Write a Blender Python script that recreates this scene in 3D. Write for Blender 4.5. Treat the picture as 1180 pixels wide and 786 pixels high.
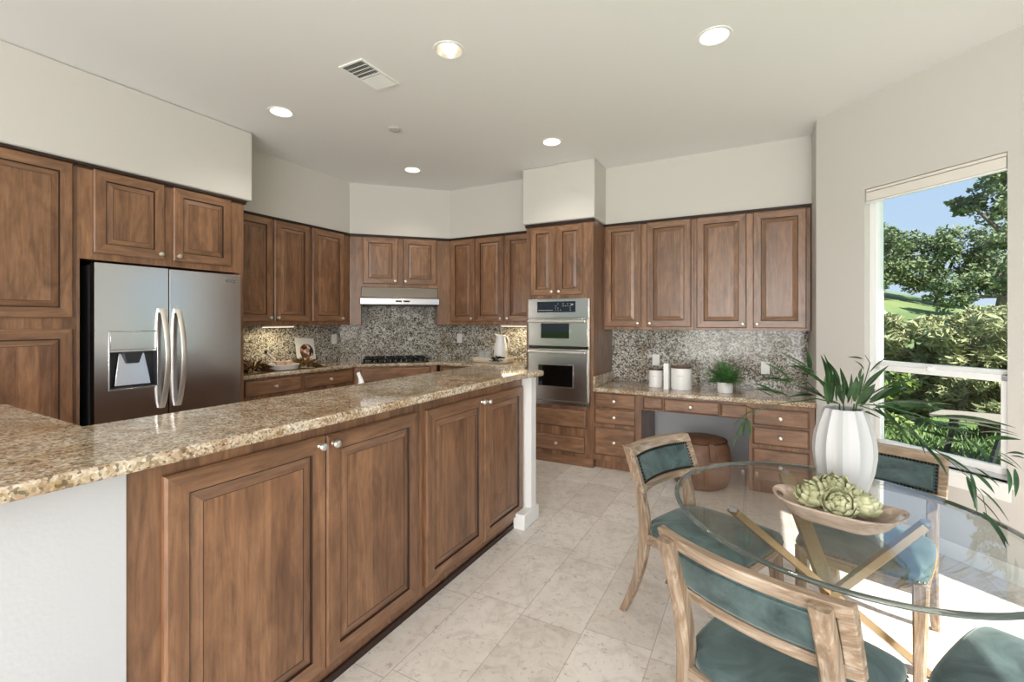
import bpy, bmesh, math, random
from mathutils import Vector, Matrix
PI = math.pi
sc = bpy.context.scene
C = sc.collection
for o in list(bpy.data.objects):
    bpy.data.objects.remove(o)

# ------------------------------------------------------------------ camera, world, lights
cam = bpy.data.cameras.new('camera'); co = bpy.data.objects.new('camera', cam); C.objects.link(co)
co.location = (0, 0, 1.42); co.rotation_euler = (PI/2, 0, math.radians(28.15))
cam.sensor_width = 36; cam.lens = 528/1180*36; cam.shift_y = -22/1180; cam.clip_start = .05; cam.clip_end = 500
sc.camera = co
vs = sc.view_settings
vs.view_transform = 'Standard'; vs.look = 'None'; vs.gamma = 1; vs.use_curve_mapping = False; vs.exposure = 0.0
w = bpy.data.worlds.new('sky'); sc.world = w; w.use_nodes = True
wt = w.node_tree; wt.nodes.clear()
wo = wt.nodes.new('ShaderNodeOutputWorld'); wb = wt.nodes.new('ShaderNodeBackground')
wr = wt.nodes.new('ShaderNodeValToRGB'); wx = wt.nodes.new('ShaderNodeSeparateXYZ'); wc = wt.nodes.new('ShaderNodeTexCoord')
wt.links.new(wc.outputs['Generated'], wx.inputs[0]); wt.links.new(wx.outputs['Z'], wr.inputs[0])
wt.links.new(wr.outputs[0], wb.inputs[0]); wt.links.new(wb.outputs[0], wo.inputs[0]); wb.inputs[1].default_value = 1.0
e = wr.color_ramp.elements
e[0].position = 0.0; e[0].color = (.68, .83, .98, 1); e[1].position = .5; e[1].color = (.33, .57, .97, 1)
def sun_lamp(strength, az, el):
    l = bpy.data.lights.new('sun', 'SUN'); l.energy = strength; l.angle = .009; l.color = (1, .95, .86)
    o = bpy.data.objects.new('sun', l); C.objects.link(o)
    d = Vector((math.cos(el)*math.cos(az), math.cos(el)*math.sin(az), math.sin(el)))
    o.rotation_euler = d.to_track_quat('Z', 'Y').to_euler(); o.location = d*30
sun_lamp(11.0, math.radians(-38), math.radians(44))
def area(name, loc, target, sx, sy, power, col=(1, .985, .965)):
    l = bpy.data.lights.new(name, 'AREA'); l.shape = 'RECTANGLE'; l.size = sx; l.size_y = sy; l.energy = power; l.color = col
    o = bpy.data.objects.new(name, l); C.objects.link(o); o.location = loc
    o.rotation_euler = (Vector(loc)-Vector(target)).to_track_quat('Z', 'Y').to_euler()
area('family_room_fill', (-.1, -3.7, 1.35), (-1.5, 4, 2.3), 3.4, 2.2, 240)  # added area lamp behind the camera, in place of window light
area('nook_fill', (1.5, -1.4, 1.3), (-3.0, 3.2, 2.3), 2.4, 1.9, 36, (1, .98, .95))  # added lamp brightening the kitchen from the camera's right

# ------------------------------------------------------------------ materials
def lin(r, g, b):
    f = lambda c: (c/255/12.92) if c/255 <= .04045 else ((c/255+.055)/1.055)**2.4
    return (f(r), f(g), f(b), 1)
class NT:
    def __init__(s, name):
        s.m = bpy.data.materials.new(name); s.m.use_nodes = True; s.t = s.m.node_tree; s.t.nodes.clear()
        s.out = s.n('OutputMaterial')
    def n(s, k, **kw):
        x = s.t.nodes.new('ShaderNode'+k)
        for a, v in kw.items(): setattr(x, a, v)
        return x
    def l(s, a, b): s.t.links.new(a, b)
    def bsdf(s, **kw):
        b = s.n('BsdfPrincipled'); s.l(b.outputs[0], s.out.inputs[0]); s.b = b
        for a, v in kw.items(): b.inputs[a.replace('_', ' ')].default_value = v
        return b
    def coords(s, scale=(1, 1, 1), rnd=True, kind='Object'):
        tc = s.n('TexCoord'); mp = s.n('Mapping'); mp.inputs['Scale'].default_value = scale
        if rnd:
            oi = s.n('ObjectInfo'); va = s.n('VectorMath', operation='MULTIPLY_ADD')
            s.l(oi.outputs['Random'], va.inputs[0]); va.inputs[1].default_value = (7.3, 5.1, 9.7); s.l(tc.outputs[kind], va.inputs[2])
            s.l(va.outputs[0], mp.inputs[0]); s.raw = va.outputs[0]
        else:
            s.l(tc.outputs[kind], mp.inputs[0]); s.raw = tc.outputs[kind]
        return mp.outputs[0]
    def noise(s, vec, scale, detail=4, rough=.5, dist=0):
        x = s.n('TexNoise'); s.l(vec, x.inputs['Vector'])
        x.inputs['Scale'].default_value = scale; x.inputs['Detail'].default_value = detail
        x.inputs['Roughness'].default_value = rough; x.inputs['Distortion'].default_value = dist
        return x.outputs[0]
    def ramp(s, fac, stops, interp='LINEAR'):
        r = s.n('ValToRGB'); s.l(fac, r.inputs[0]); cr = r.color_ramp; cr.interpolation = interp
        while len(cr.elements) < len(stops): cr.elements.new(.5)
        for el, (p, c) in zip(cr.elements, stops): el.position = p; el.color = c if len(c) == 4 else (*c, 1)
        return r.outputs[0]
    def mix(s, fac, a, b, mode='MIX'):
        x = s.n('Mix', data_type='RGBA', blend_type=mode)
        for sock, v in ((x.inputs[0], fac), (x.inputs[6], a), (x.inputs[7], b)):
            if hasattr(v, 'links'): s.l(v, sock)
            else: sock.default_value = v
        return x.outputs[2]
    def bump(s, h, strength, dist=.002):
        b = s.n('Bump'); b.inputs['Strength'].default_value = strength; b.inputs['Distance'].default_value = dist
        s.l(h, b.inputs['Height']); s.l(b.outputs[0], s.b.inputs['Normal'])
def flat(name, col, rough=.5, metal=0., **kw):
    t = NT(name); t.bsdf(Base_Color=col, Roughness=rough, Metallic=metal, **kw); return t.m
def wood(name, axis, cols, board=True, rough=.36):
    t = NT(name); s = [34, 34, 34]; s[axis] = 2.4
    v = t.coords(tuple(s)); t.bsdf(Roughness=rough, Coat_Weight=.25, Coat_Roughness=.25)
    g = t.noise(v, 1.0, 6, .65, 1.3)
    c = t.ramp(g, [(.18, cols[0]), (.5, cols[1]), (.84, cols[2])])
    s2 = [3.5, 3.5, 3.5]; s2[axis] = 1.0
    mp = t.n('Mapping'); mp.inputs['Scale'].default_value = s2; t.l(t.raw, mp.inputs[0])
    bl = t.noise(mp.outputs[0], 2.6, 5, .62, 1.6)
    c = t.mix(1.0, c, t.ramp(bl, [(.32, (.68, .66, .64, 1)), (.68, (1.22, 1.21, 1.18, 1))]), 'MULTIPLY')
    if board:
        sp = t.n('SeparateXYZ'); t.l(t.raw, sp.inputs[0])
        m = t.n('Math', operation='MULTIPLY'); t.l(sp.outputs[0 if axis == 2 else 2], m.inputs[0]); m.inputs[1].default_value = 1/.092
        f = t.n('Math', operation='FLOOR'); t.l(m.outputs[0], f.inputs[0])
        wn = t.n('TexWhiteNoise', noise_dimensions='1D'); t.l(f.outputs[0], wn.inputs['W'])
        c = t.mix(1.0, c, t.ramp(wn.outputs[0], [(0, (.78, .74, .72, 1)), (1, (1.18, 1.16, 1.12, 1))]), 'MULTIPLY')
    t.l(c, t.b.inputs['Base Color']); t.bump(g, .12)
    return t.m
cab_cols = [lin(92, 64, 46), lin(134, 98, 72), lin(158, 122, 94)]
WV = wood('stained_wood_vertical', 2, cab_cols)
WH = wood('stained_wood_horizontal', 0, cab_cols, board=False)
GLAZE = flat('dark_glaze', lin(48, 28, 20), .5)
CABM = [WV, WH, GLAZE]
OAK = wood('weathered_oak', 2, [lin(98, 75, 57), lin(150, 128, 106), lin(212, 201, 187)], board=False, rough=.6)
OAKH = wood('weathered_oak_rail', 0, [lin(98, 75, 57), lin(150, 128, 106), lin(212, 201, 187)], board=False, rough=.6)
def granite(name, tint, dark, scale, amt=.35, rough=.07, spec=.6, dk=(.13, .24, .42)):
    t = NT(name); v = t.coords((1, 1, 1), rnd=False); t.bsdf(Roughness=rough, Specular_IOR_Level=spec)
    w1 = t.noise(v, 26, 3, .6)
    wv = t.n('VectorMath', operation='MULTIPLY_ADD'); nz = t.n('TexNoise'); t.l(v, nz.inputs['Vector']); nz.inputs['Scale'].default_value = 30
    t.l(nz.outputs[1], wv.inputs[0]); wv.inputs[1].default_value = (.018, .018, .018); t.l(v, wv.inputs[2])
    vo = t.n('TexVoronoi'); t.l(wv.outputs[0], vo.inputs['Vector']); vo.inputs['Scale'].default_value = scale
    sp = t.n('SeparateColor'); t.l(vo.outputs['Color'], sp.inputs[0])
    c = t.ramp(sp.outputs[0], [(0, dark[0]), (dk[0], dark[1]), (dk[1], dark[2]), (dk[2], tint[0]), (.62, tint[1]), (.84, tint[2])], 'CONSTANT')
    c = t.mix(amt, c, t.ramp(w1, [(.3, tint[3]), (.5, tint[1]), (.7, tint[2])]))
    vein = t.noise(v, 5, 4, .6, 1.2)
    c = t.mix(1.0, c, t.ramp(vein, [(.32, tint[4]), (.6, (1, 1, 1, 1))]), 'MULTIPLY')
    t.l(c, t.b.inputs['Base Color']); return t.m
GRA = granite('golden_granite', [lin(188, 168, 140), lin(206, 193, 172), lin(226, 219, 207), lin(160, 128, 94), lin(206, 184, 156)],
              [lin(52, 46, 44), lin(112, 90, 68), lin(150, 124, 96)], 140, .3, dk=(.08, .17, .34))
GRS = granite('grey_gold_granite_splash', [lin(174, 168, 157), lin(206, 202, 194), lin(226, 224, 218), lin(132, 119, 103), lin(200, 191, 178)],
              [lin(24, 24, 26), lin(50, 48, 48), lin(104, 95, 84)], 88, .18, .12, .3)
def wallpaint(name, col):
    t = NT(name); v = t.coords(rnd=False); t.bsdf(Base_Color=col, Roughness=.75); t.bump(t.noise(v, 90, 3), .12, .004); return t.m
WALL = wallpaint('warm_white_wall_paint', lin(206, 202, 197)); CEIL = wallpaint('ceiling_paint', lin(236, 236, 236))
TRIM = flat('white_trim_paint', lin(238, 238, 236), .35); KNEE = wallpaint('grey_white_paint', lin(200, 201, 204))
VINYL = flat('white_vinyl', lin(242, 243, 243), .3)
def floor_mat():
    t = NT('travertine_tile'); v = t.coords(rnd=False); t.bsdf(Roughness=.28, Specular_IOR_Level=.4)
    mp = t.n('Mapping'); mp.inputs['Rotation'].default_value = (0, 0, PI/2); mp.inputs['Location'].default_value = (-1.69, -.21+.305, 0)
    t.l(v, mp.inputs[0])
    def brick(a, b, mo):
        k = t.n('TexBrick'); k.offset = .08; k.squash = 1; t.l(mp.outputs[0], k.inputs['Vector'])
        k.inputs['Color1'].default_value = a; k.inputs['Color2'].default_value = b; k.inputs['Mortar'].default_value = mo
        k.inputs['Scale'].default_value = 1; k.inputs['Brick Width'].default_value = .612; k.inputs['Row Height'].default_value = .3045
        k.inputs['Mortar Size'].default_value = .0022; k.inputs['Mortar Smooth'].default_value = .2; k.inputs['Bias'].default_value = 0
        return k
    k = brick(lin(234, 228, 222), lin(220, 212, 204), lin(186, 179, 172))
    n1 = t.noise(v, 3.5, 6, .65, 1.0)
    c = t.mix(1.0, k.outputs[0], t.ramp(n1, [(.3, (.9, .885, .865, 1)), (.5, (1, 1, 1, 1)), (.7, (1.05, 1.045, 1.04, 1))]), 'MULTIPLY')
    n2 = t.noise(v, 9, 9, .74, 1.2)
    c = t.mix(t.ramp(n2, [(.48, (0, 0, 0, 1)), (.72, (.6, .6, .6, 1))]), c, lin(172, 160, 146))
    n3 = t.noise(v, 34, 6, .7, .6)
    c = t.mix(t.ramp(n3, [(.58, (0, 0, 0, 1)), (.64, (.55, .55, .55, 1))]), c, lin(160, 149, 136))
    t.l(c, t.b.inputs['Base Color']); t.bump(k.outputs['Fac'], -.25, .002); return t.m
FLOOR = floor_mat()
def steel(name, col, rough, aniso=0.):
    t = NT(name); v = t.coords((1, 1, 40)); t.bsdf(Base_Color=col, Metallic=1., Roughness=rough)
    n = t.noise(v, 4, 2); r = t.ramp(n, [(.3, (rough-.02,)*3), (.7, (rough+.02,)*3)]); t.l(r, t.b.inputs['Roughness']); return t.m
STEEL = steel('brushed_stainless', lin(216, 216, 219), .2); CHROME = flat('satin_nickel', lin(232, 226, 218), .3, .85)
STEELD = steel('dim_reflection_stainless', lin(150, 142, 134), .3); STEELO = steel('oven_stainless', lin(176, 170, 163), .24)  # hood canopy's dimmer reflection is put into the darker steel colour
BRASS = steel('brushed_brass', lin(178, 156, 122), .3); DGREY = flat('dark_grey_plastic', lin(58, 60, 64), .4)
BLACK = flat('black_enamel', lin(14, 14, 15), .15); BGLASS = flat('black_oven_glass', lin(9, 10, 11), .04); GREYP = flat('light_grey_plastic', lin(176, 180, 186), .35)
WHITE = flat('white_ceramic', lin(240, 239, 238), .3); VASE = flat('matt_white_ceramic', lin(200, 199, 199), .5)
SHADE = flat('roller_shade_fabric', lin(228, 222, 214), .8); LIDW = wood('walnut_lid', 0, [lin(60, 40, 28), lin(92, 62, 44), lin(120, 86, 62)], False)
NAIL = flat('dark_bronze_nail', lin(44, 38, 32), .3, .8); NAILG = flat('antique_brass_nail', lin(128, 104, 66), .35, 1.)
def emis(name, col, st):
    t = NT(name); x = t.n('Emission'); x.inputs[0].default_value = col; x.inputs[1].default_value = st; t.l(x.outputs[0], t.out.inputs[0]); return t.m
LAMP = emis('lit_lamp_lens', (1, .93, .82, 1), 6.0); UCL = emis('lit_under_cabinet_lens', (1, .88, .6, 1), 4.0)
def velvet(name, cols):
    t = NT(name); v = t.coords(); t.bsdf(Roughness=.55, Sheen_Weight=.45, Sheen_Roughness=.4); t.b.inputs['Sheen Tint'].default_value = (.75, .9, .88, 1)
    n = t.noise(v, 6, 5, .65, .8); t.l(t.ramp(n, [(.34, cols[0]), (.68, cols[1])]), t.b.inputs['Base Color']); t.bump(t.noise(v, 400, 2), .1, .001); return t.m
VELVET = velvet('teal_velvet', [lin(38, 55, 56), lin(92, 113, 112)])
def leather(name, a, b):
    t = NT(name); v = t.coords(); t.bsdf(Roughness=.42); n = t.noise(v, 6, 6, .65, .6)
    t.l(t.ramp(n, [(.3, a), (.7, b)]), t.b.inputs['Base Color']); t.bump(t.noise(v, 160, 3), .2, .001); return t.m
LEATHER = leather('brown_leather', lin(80, 54, 40), lin(130, 92, 68)); LEATHD = flat('dark_leather_welt', lin(50, 28, 19), .5)
def clear(name, tint, gl, ior=1.5):
    t = NT(name); tr = t.n('BsdfTransparent'); tr.inputs[0].default_value = tint; g = t.n('BsdfGlossy'); g.inputs['Roughness'].default_value = 0.
    fr = t.n('LayerWeight'); fr.inputs[0].default_value = .5; p5 = t.n('Math', operation='POWER'); t.l(fr.outputs['Facing'], p5.inputs[0]); p5.inputs[1].default_value = 4.2
    m = t.n('Math', operation='MULTIPLY_ADD'); t.l(p5.outputs[0], m.inputs[0]); m.inputs[1].default_value = gl*.9; m.inputs[2].default_value = gl*.04
    mx = t.n('MixShader'); t.l(m.outputs[0], mx.inputs[0]); t.l(tr.outputs[0], mx.inputs[1]); t.l(g.outputs[0], mx.inputs[2]); t.l(mx.outputs[0], t.out.inputs[0]); return t.m
WGLASS = clear('window_glass', (.97, .985, .98, 1), .6); TGLASS = clear('table_glass', (.955, .975, .97, 1), 1.0)
t = NT('table_glass_edge'); t.bsdf(Base_Color=(.16, .20, .19, 1), Roughness=.04, IOR=1.5, Transmission_Weight=.6); TEDGE = t.m
CUPG = flat('cup_glass', (.9, .93, .95, 1), .03, 0., Transmission_Weight=.8, IOR=1.2)
def leafmat(name, a, b, rough=.45, scale=3.):
    t = NT(name); v = t.coords(rnd=False); t.bsdf(Roughness=rough); n = t.noise(v, scale, 3)
    t.l(t.ramp(n, [(.3, a), (.7, b)]), t.b.inputs['Base Color']); return t.m
LEAF = leafmat('deep_green_leaf', lin(26, 50, 28), lin(64, 98, 52), .35, 14); FERN = leafmat('fern_green', lin(36, 76, 36), lin(92, 146, 74), .5, 30)
OAKLEAF = leafmat('oak_leaf', lin(84, 102, 68), lin(136, 150, 106), .7, 1.2); BUSHLEAF = leafmat('bush_leaf', lin(110, 118, 78), lin(172, 174, 126), .6, 2.)
VINE = leafmat('vine_leaf', lin(84, 110, 52), lin(146, 164, 88), .6, 4.)
GRASS = leafmat('grass', lin(72, 104, 44), lin(130, 158, 78), .8, 5.); HILL = leafmat('hill_grass', lin(96, 118, 70), lin(132, 146, 92), .9, .3)
BARK = leafmat('bark', lin(74, 64, 54), lin(116, 104, 90), .9, 8.)
ART = leafmat('artichoke_green', lin(146, 148, 104), lin(206, 205, 168), .5, 18.); ARTT = flat('artichoke_tip', lin(140, 122, 100), .6)
DOUGH = wood('bleached_bowl_wood', 0, [lin(136, 112, 96), lin(180, 160, 144), lin(214, 202, 190)], False, .7)

# ------------------------------------------------------------------ mesh helpers
class MB:
    def __init__(s): s.v = []; s.f = []; s.m = []
    def add(s, vs, fs, m=0):
        o = len(s.v); s.v += [tuple(x) for x in vs]
        s.f += [tuple(i+o for i in f) for f in fs]; s.m += [m]*len(fs); return s
    def box(s, x0, x1, y0, y1, z0, z1, m=0):
        return s.add([(x0, y0, z0), (x1, y0, z0), (x1, y1, z0), (x0, y1, z0), (x0, y0, z1), (x1, y0, z1), (x1, y1, z1), (x0, y1, z1)],
                     [(0, 3, 2, 1), (4, 5, 6, 7), (0, 1, 5, 4), (1, 2, 6, 5), (2, 3, 7, 6), (3, 0, 4, 7)], m)
    def prism(s, poly, z0, z1, m=0):
        n = len(poly); a = sum(poly[i][0]*poly[(i+1) % n][1]-poly[(i+1) % n][0]*poly[i][1] for i in range(n))
        if a < 0: poly = poly[::-1]
        return s.add([(x, y, z0) for x, y in poly]+[(x, y, z1) for x, y in poly],
                     [tuple(range(n))[::-1], tuple(range(n, 2*n))]+[(i, (i+1) % n, n+(i+1) % n, n+i) for i in range(n)], m)
    def rings(s, rs, m=0, cap0=True, cap1=True):   # list of equal-length loops
        n = len(rs[0]); vs = [p for r in rs for p in r]; fs = []
        for k in range(len(rs)-1):
            fs += [(k*n+i, k*n+(i+1) % n, (k+1)*n+(i+1) % n, (k+1)*n+i) for i in range(n)]
        if cap0: fs.append(tuple(range(n))[::-1])
        if cap1: fs.append(tuple(range((len(rs)-1)*n, len(rs)*n)))
        return s.add(vs, fs, m)
    def lathe(s, prof, n=24, c=(0, 0, 0), axis='z', m=0, cap0=True, cap1=True):
        rs = []
        for r, h in prof:
            L = []
            for i in range(n):
                a = 2*PI*i/n; x, y = r*math.cos(a), r*math.sin(a)
                L.append((c[0]+x, c[1]+y, c[2]+h) if axis == 'z' else (c[0]+x, c[1]-h, c[2]+y) if axis == 'y' else (c[0]+h, c[1]+x, c[2]+y))
            rs.append(L)
        return s.rings(rs, m, cap0, cap1)
    def loft(s, sl, m=0, ch=.25):                    # horizontal slices (x,y,z,hx,hy), corners chamfered
        rs = []
        for x, y, z, hx, hy in sl:
            c = min(hx, hy)*ch
            rs.append([(x-hx+c, y-hy, z), (x+hx-c, y-hy, z), (x+hx, y-hy+c, z), (x+hx, y+hy-c, z), (x+hx-c, y+hy, z), (x-hx+c, y+hy, z), (x-hx, y+hy-c, z), (x-hx, y-hy+c, z)])
        return s.rings(rs, m)
    def tube(s, pts, r, n=8, m=0):
        pts = [Vector(p) for p in pts]; rs = []
        for i, p in enumerate(pts):
            d = (pts[min(i+1, len(pts)-1)]-pts[max(i-1, 0)]).normalized()
            a = d.cross(Vector((0, 0, 1)) if abs(d.z) < .9 else Vector((1, 0, 0))).normalized(); b = d.cross(a)
            rr = r[i] if isinstance(r, (list, tuple)) else r
            rs.append([tuple(p+a*rr*math.cos(2*PI*k/n)+b*rr*math.sin(2*PI*k/n)) for k in range(n)])
        return s.rings(rs, m)
    def bar(s, p, q, w_, t_, up=(0, 0, 1), m=0):      # flat rectangular bar from p to q
        p = Vector(p); q = Vector(q); d = (q-p).normalized(); a = d.cross(Vector(up)).normalized(); b = a.cross(d)
        rs = [[tuple(c+a*x*w_/2+b*y*t_/2) for x, y in ((-1, -1), (1, -1), (1, 1), (-1, 1))] for c in (p, q)]
        return s.rings(rs, m)
    def xf(s, M, start=0):
        s.v = s.v[:start]+[tuple(M @ Vector(p)) for p in s.v[start:]]; return s
    def obj(s, name, mats, parent=None, bevel=0., smooth=30, seg=2):
        me = bpy.data.meshes.new(name); me.from_pydata(s.v, [], s.f)
        for x in (mats if isinstance(mats, list) else [mats]): me.materials.append(x)
        me.polygons.foreach_set('material_index', s.m)
        bm = bmesh.new(); bm.from_mesh(me); bmesh.ops.recalc_face_normals(bm, faces=bm.faces); bm.to_mesh(me); bm.free()
        if smooth:
            me.polygons.foreach_set('use_smooth', [True]*len(me.polygons)); me.set_sharp_from_angle(angle=math.radians(smooth))
        me.update(); o = bpy.data.objects.new(name, me); C.objects.link(o)
        if parent: o.parent = parent
        if bevel:
            b = o.modifiers.new('bevel', 'BEVEL'); b.width = bevel; b.segments = seg; b.limit_method = 'ANGLE'; b.angle_limit = math.radians(40)
            if smooth: b.harden_normals = False
        return o
def thing(name, label, cat, loc=(0, 0, 0), rz=0, group=None):
    o = bpy.data.objects.new(name, None); C.objects.link(o); o.location = loc; o.rotation_euler = (0, 0, rz)
    o.empty_display_size = .1; o['label'] = label; o['category'] = cat
    if group: o['group'] = group
    return o
def tag(o, label, cat, group=None, kind=None):
    o['label'] = label; o['category'] = cat
    if group: o['group'] = group
    if kind: o['kind'] = kind
    return o
def struct(name, mb, mat, bevel=0., **kw):
    o = mb.obj(name, mat, None, bevel, **kw); o['kind'] = 'structure'; return o
def dup(root, loc, rz, label):
    r = root.copy(); C.objects.link(r); r.location = loc; r.rotation_euler = (0, 0, rz); r['label'] = label
    for ch in list(root.children):
        c = ch.copy(); C.objects.link(c); c.parent = r
        for g in list(ch.children):
            d = g.copy(); C.objects.link(d); d.parent = c
    return r

# ------------------------------------------------------------------ room shell
ZC = 3.01
struct('floor', MB().box(-4.6, 1.9, -4.4, 5.1, -.12, 0), FLOOR)
def holes(o, cuts):
    for i, (x, y, r, h) in enumerate(cuts):
        c = MB().lathe([(r, -.05), (r, h)], 40, (x, y, ZC)).obj('cutter', [], None, smooth=0)
        m = o.modifiers.new('cut', 'BOOLEAN'); m.object = c; m.operation = 'DIFFERENCE'; m.solver = 'EXACT'
    dg = bpy.context.evaluated_depsgraph_get(); me = bpy.data.meshes.new_from_object(o.evaluated_get(dg))
    cs = [m.object for m in o.modifiers]; o.modifiers.clear(); o.data = me
    for c in cs: bpy.data.objects.remove(c)
LIGHTS = [(-3.18, 2.235), (-3.18, 3.735), (-1.6, 3.735), (-1.59, 2.19), (-.21, 2.78)]
ceil = struct('ceiling', MB().box(-4.6, 1.9, -4.4, 5.1, ZC, ZC+.26), CEIL, smooth=0)
holes(ceil, [(x, y, .078, .15) for x, y in LIGHTS])
struct('wall_left', MB().box(-4.60, -4.44, -.5, 5.1, 0, ZC), WALL)
struct('wall_diagonal', MB().prism([(-4.44, 3.88), (-3.42, 4.90), (-3.42, 5.1), (-4.6, 5.1), (-4.6, 3.88)], 0, ZC), WALL)
struct('wall_back_range', MB().box(-3.42, -2.13, 4.90, 5.1, 0, ZC), WALL)
struct('wall_back_desk', MB().box(-2.13, .41, 4.97, 5.1, 0, ZC), [KNEE])
struct('wall_return', MB().box(.41, .56, 4.30, 5.1, 0, ZC), WALL, .02)
# soffits over the cabinets
struct('wall_fridge_soffit', MB().box(-4.44, -3.745, -.5, 2.372, 2.432, ZC), WALL, .012)
struct('wall_left_soffit', MB().prism([(-4.44, 2.36), (-4.10, 2.36), (-4.10, 3.735), (-4.44, 3.735)], 2.432, ZC), WALL)
struct('wall_diagonal_soffit', MB().prism([(-4.10, 3.735), (-3.285, 4.55), (-3.285, 4.9), (-3.42, 4.9), (-4.44, 3.88), (-4.44, 3.735)], 2.432, ZC), WALL)
struct('wall_back_soffit', MB().box(-3.285, -2.1, 4.55, 4.9, 2.432, ZC), WALL)
struct('wall_tower_soffit', MB().box(-2.165, -1.385, 4.275, 4.97, 2.432, ZC), WALL, .012)
struct('wall_desk_soffit', MB().box(-1.40, .41, 4.65, 4.97, 2.432, ZC), WALL)
# window wall (45 degrees). local: x along the wall to the right, -y into the room
SW = Matrix.Translation((2.3547, 2.3547, 0)) @ Matrix.Rotation(math.radians(-45), 4, 'Z')
W0, W1, WB, WT = -2.382, -1.618, .535, 2.357
TH = .15
mb = MB(); mb.box(-2.752, W0, 0, TH, 0, ZC); mb.box(W1, -.93, 0, TH, 0, ZC); mb.box(W0, W1, 0, TH, 0, WB); mb.box(W0, W1, 0, TH, WT, ZC)
struct('wall_window', mb.xf(SW), WALL)
mb = MB().box(-2.70, -.95, -.014, 0, 0, .10); struct('baseboard_window', mb.xf(SW), TRIM, .004)
# right wall of the nook with a wide glazed opening (outside the frame, lets the sun in)
RX = 1.69
mb = MB(); mb.box(RX, RX+.15, 2.80, 3.06, 0, ZC); mb.box(RX, RX+.15, .2, 2.80, 2.06, ZC); mb.box(RX, RX+.15, -4.4, .2, 0, ZC)
struct('wall_right', mb, WALL)
mb = MB(); mb.box(-4.6, 1.9, -4.55, -4.4, 0, .35); mb.box(-4.6, 1.9, -4.55, -4.4, 2.5, ZC)
for x in (-4.6, -2.5, -.4, 1.6): mb.box(x, x+.3, -4.55, -4.4, .35, 2.5)
struct('wall_behind', mb, WALL)
# window
wm = bpy.data.objects.new('window_1', None); C.objects.link(wm); wm.matrix_world = SW; wm['kind'] = 'structure'
fr = MB(); y0, y1 = .045, .115
fr.box(W0, W0+.052, y0, y1, WB, WT); fr.box(W1-.02, W1, y0, y1, WB, WT); fr.box(W0, W1, y0, y1, WT-.05, WT); fr.box(W0, W1, y0, y1, WB, WB+.045)
fr.obj('window_frame', VINYL, wm, .006)
s = MB(); s.box(W0+.05, W1-.01, .05, .10, 1.112, 1.15); s.obj('meeting_rail', VINYL, wm, .004)
s = MB(); s.box(W0+.045, W0+.085, .03, .07, WB+.03, 1.125); s.box(W1-.045, W1-.012, .03, .07, WB+.03, 1.125); s.box(W0+.045, W1-.012, .03, .07, WB+.03, WB+.075); s.box(W0+.045, W1-.012, .03, .07, 1.085, 1.125)
s.obj('lower_sash', VINYL, wm, .005)
MB().box(W0+.05, W1-.02, .075, .079, 1.15, WT-.05).obj('upper_pane', WGLASS, wm, smooth=0)
MB().box(W0+.085, W1-.045, .05, .054, WB+.075, 1.085).obj('lower_pane', WGLASS, wm, smooth=0)
MB().box(W0-.03, W1+.03, -.03, .05, WB-.028, WB).obj('window_sill', TRIM, wm, .006)
MB().box(W0-.02, W1+.02, -.014, 0, WB-.10, WB-.028).obj('sill_apron', TRIM, wm, .004)
MB().lathe([(.012, 0), (.016, .012), (.01, .02)], 12, (-2.0, .03, 1.125), 'y').box(-2.03, -1.97, .022, .03, 1.118, 1.134).obj('sash_lock', VINYL, wm)
t_ = thing('roller_shade', 'cream roller shade rolled up at the top of the window', 'window shade'); t_.matrix_world = SW
MB().box(W0+.006, W1-.006, .004, .05, WT-.022, WT-.003).obj('headrail', SHADE, t_, .003)
MB().box(W0+.008, W1-.008, .002, .045, WT-.088, WT-.026).lathe([(.02, W0+.02), (.02, W1-.02)], 16, (0, .028, WT-.05), 'x').obj('shade_fabric', SHADE, t_, .003)
MB().box(W0+.006, W1-.006, .0, .03, WT-.10, WT-.09).obj('hem_bar', VINYL, t_, .003)

# ------------------------------------------------------------------ cabinet kit (local: front faces -Y, x to the right)
def door_mb(x0, x1, z0, z1, y=0.):
    mb = MB()
    prof = [(0, 0, 0), (0, -.015, 0), (.007, -.021, 3), (.062, -.021, 2), (.0645, -.0125, 2), (.068, -.0125, 0), (.100, -.0195, 2), (.1025, -.0185, 0)]
    R = []
    for ins, d, _ in prof:
        R.append([(x0+ins, y+d, z0+ins), (x1-ins, y+d, z0+ins), (x1-ins, y+d, z1-ins), (x0+ins, y+d, z1-ins)])
    for k in range(len(R)-1):
        for i in range(4):
            j = (i+1) % 4; m = prof[k][2]
            if m == 3: m = 1 if i in (0, 2) else 0
            elif m == 0 and k > 0: m = 1 if i in (0, 2) else 0
            mb.add([R[k][i], R[k][j], R[k+1][j], R[k+1][i]], [(0, 1, 2, 3)], m)
    mb.add(R[-1], [(0, 1, 2, 3)], 0)
    return mb
def slab_mb(x0, x1, z0, z1, y=0.):
    mb = MB(); prof = [(0, 0), (0, -.013), (.004, -.0145), (.006, -.016), (.014, -.020), (.016, -.020)]; R = []
    for ins, d in prof: R.append([(x0+ins, y+d, z0+ins), (x1-ins, y+d, z0+ins), (x1-ins, y+d, z1-ins), (x0+ins, y+d, z1-ins)])
    for k in range(len(R)-1):
        for i in range(4):
            j = (i+1) % 4; mb.add([R[k][i], R[k][j], R[k+1][j], R[k+1][i]], [(0, 1, 2, 3)], 2 if k == 1 else 1)
    mb.add(R[-1], [(0, 1, 2, 3)], 1); return mb
def knob(parent, x, z, y=-.02):
    MB().lathe([(.011, 0), (.008, .004), (.006, .012), (.0145, .018), (.0165, .024), (.013, .031), (.005, .034)], 16, (x, y, z), 'y').obj('knob', CHROME, parent)
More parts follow.
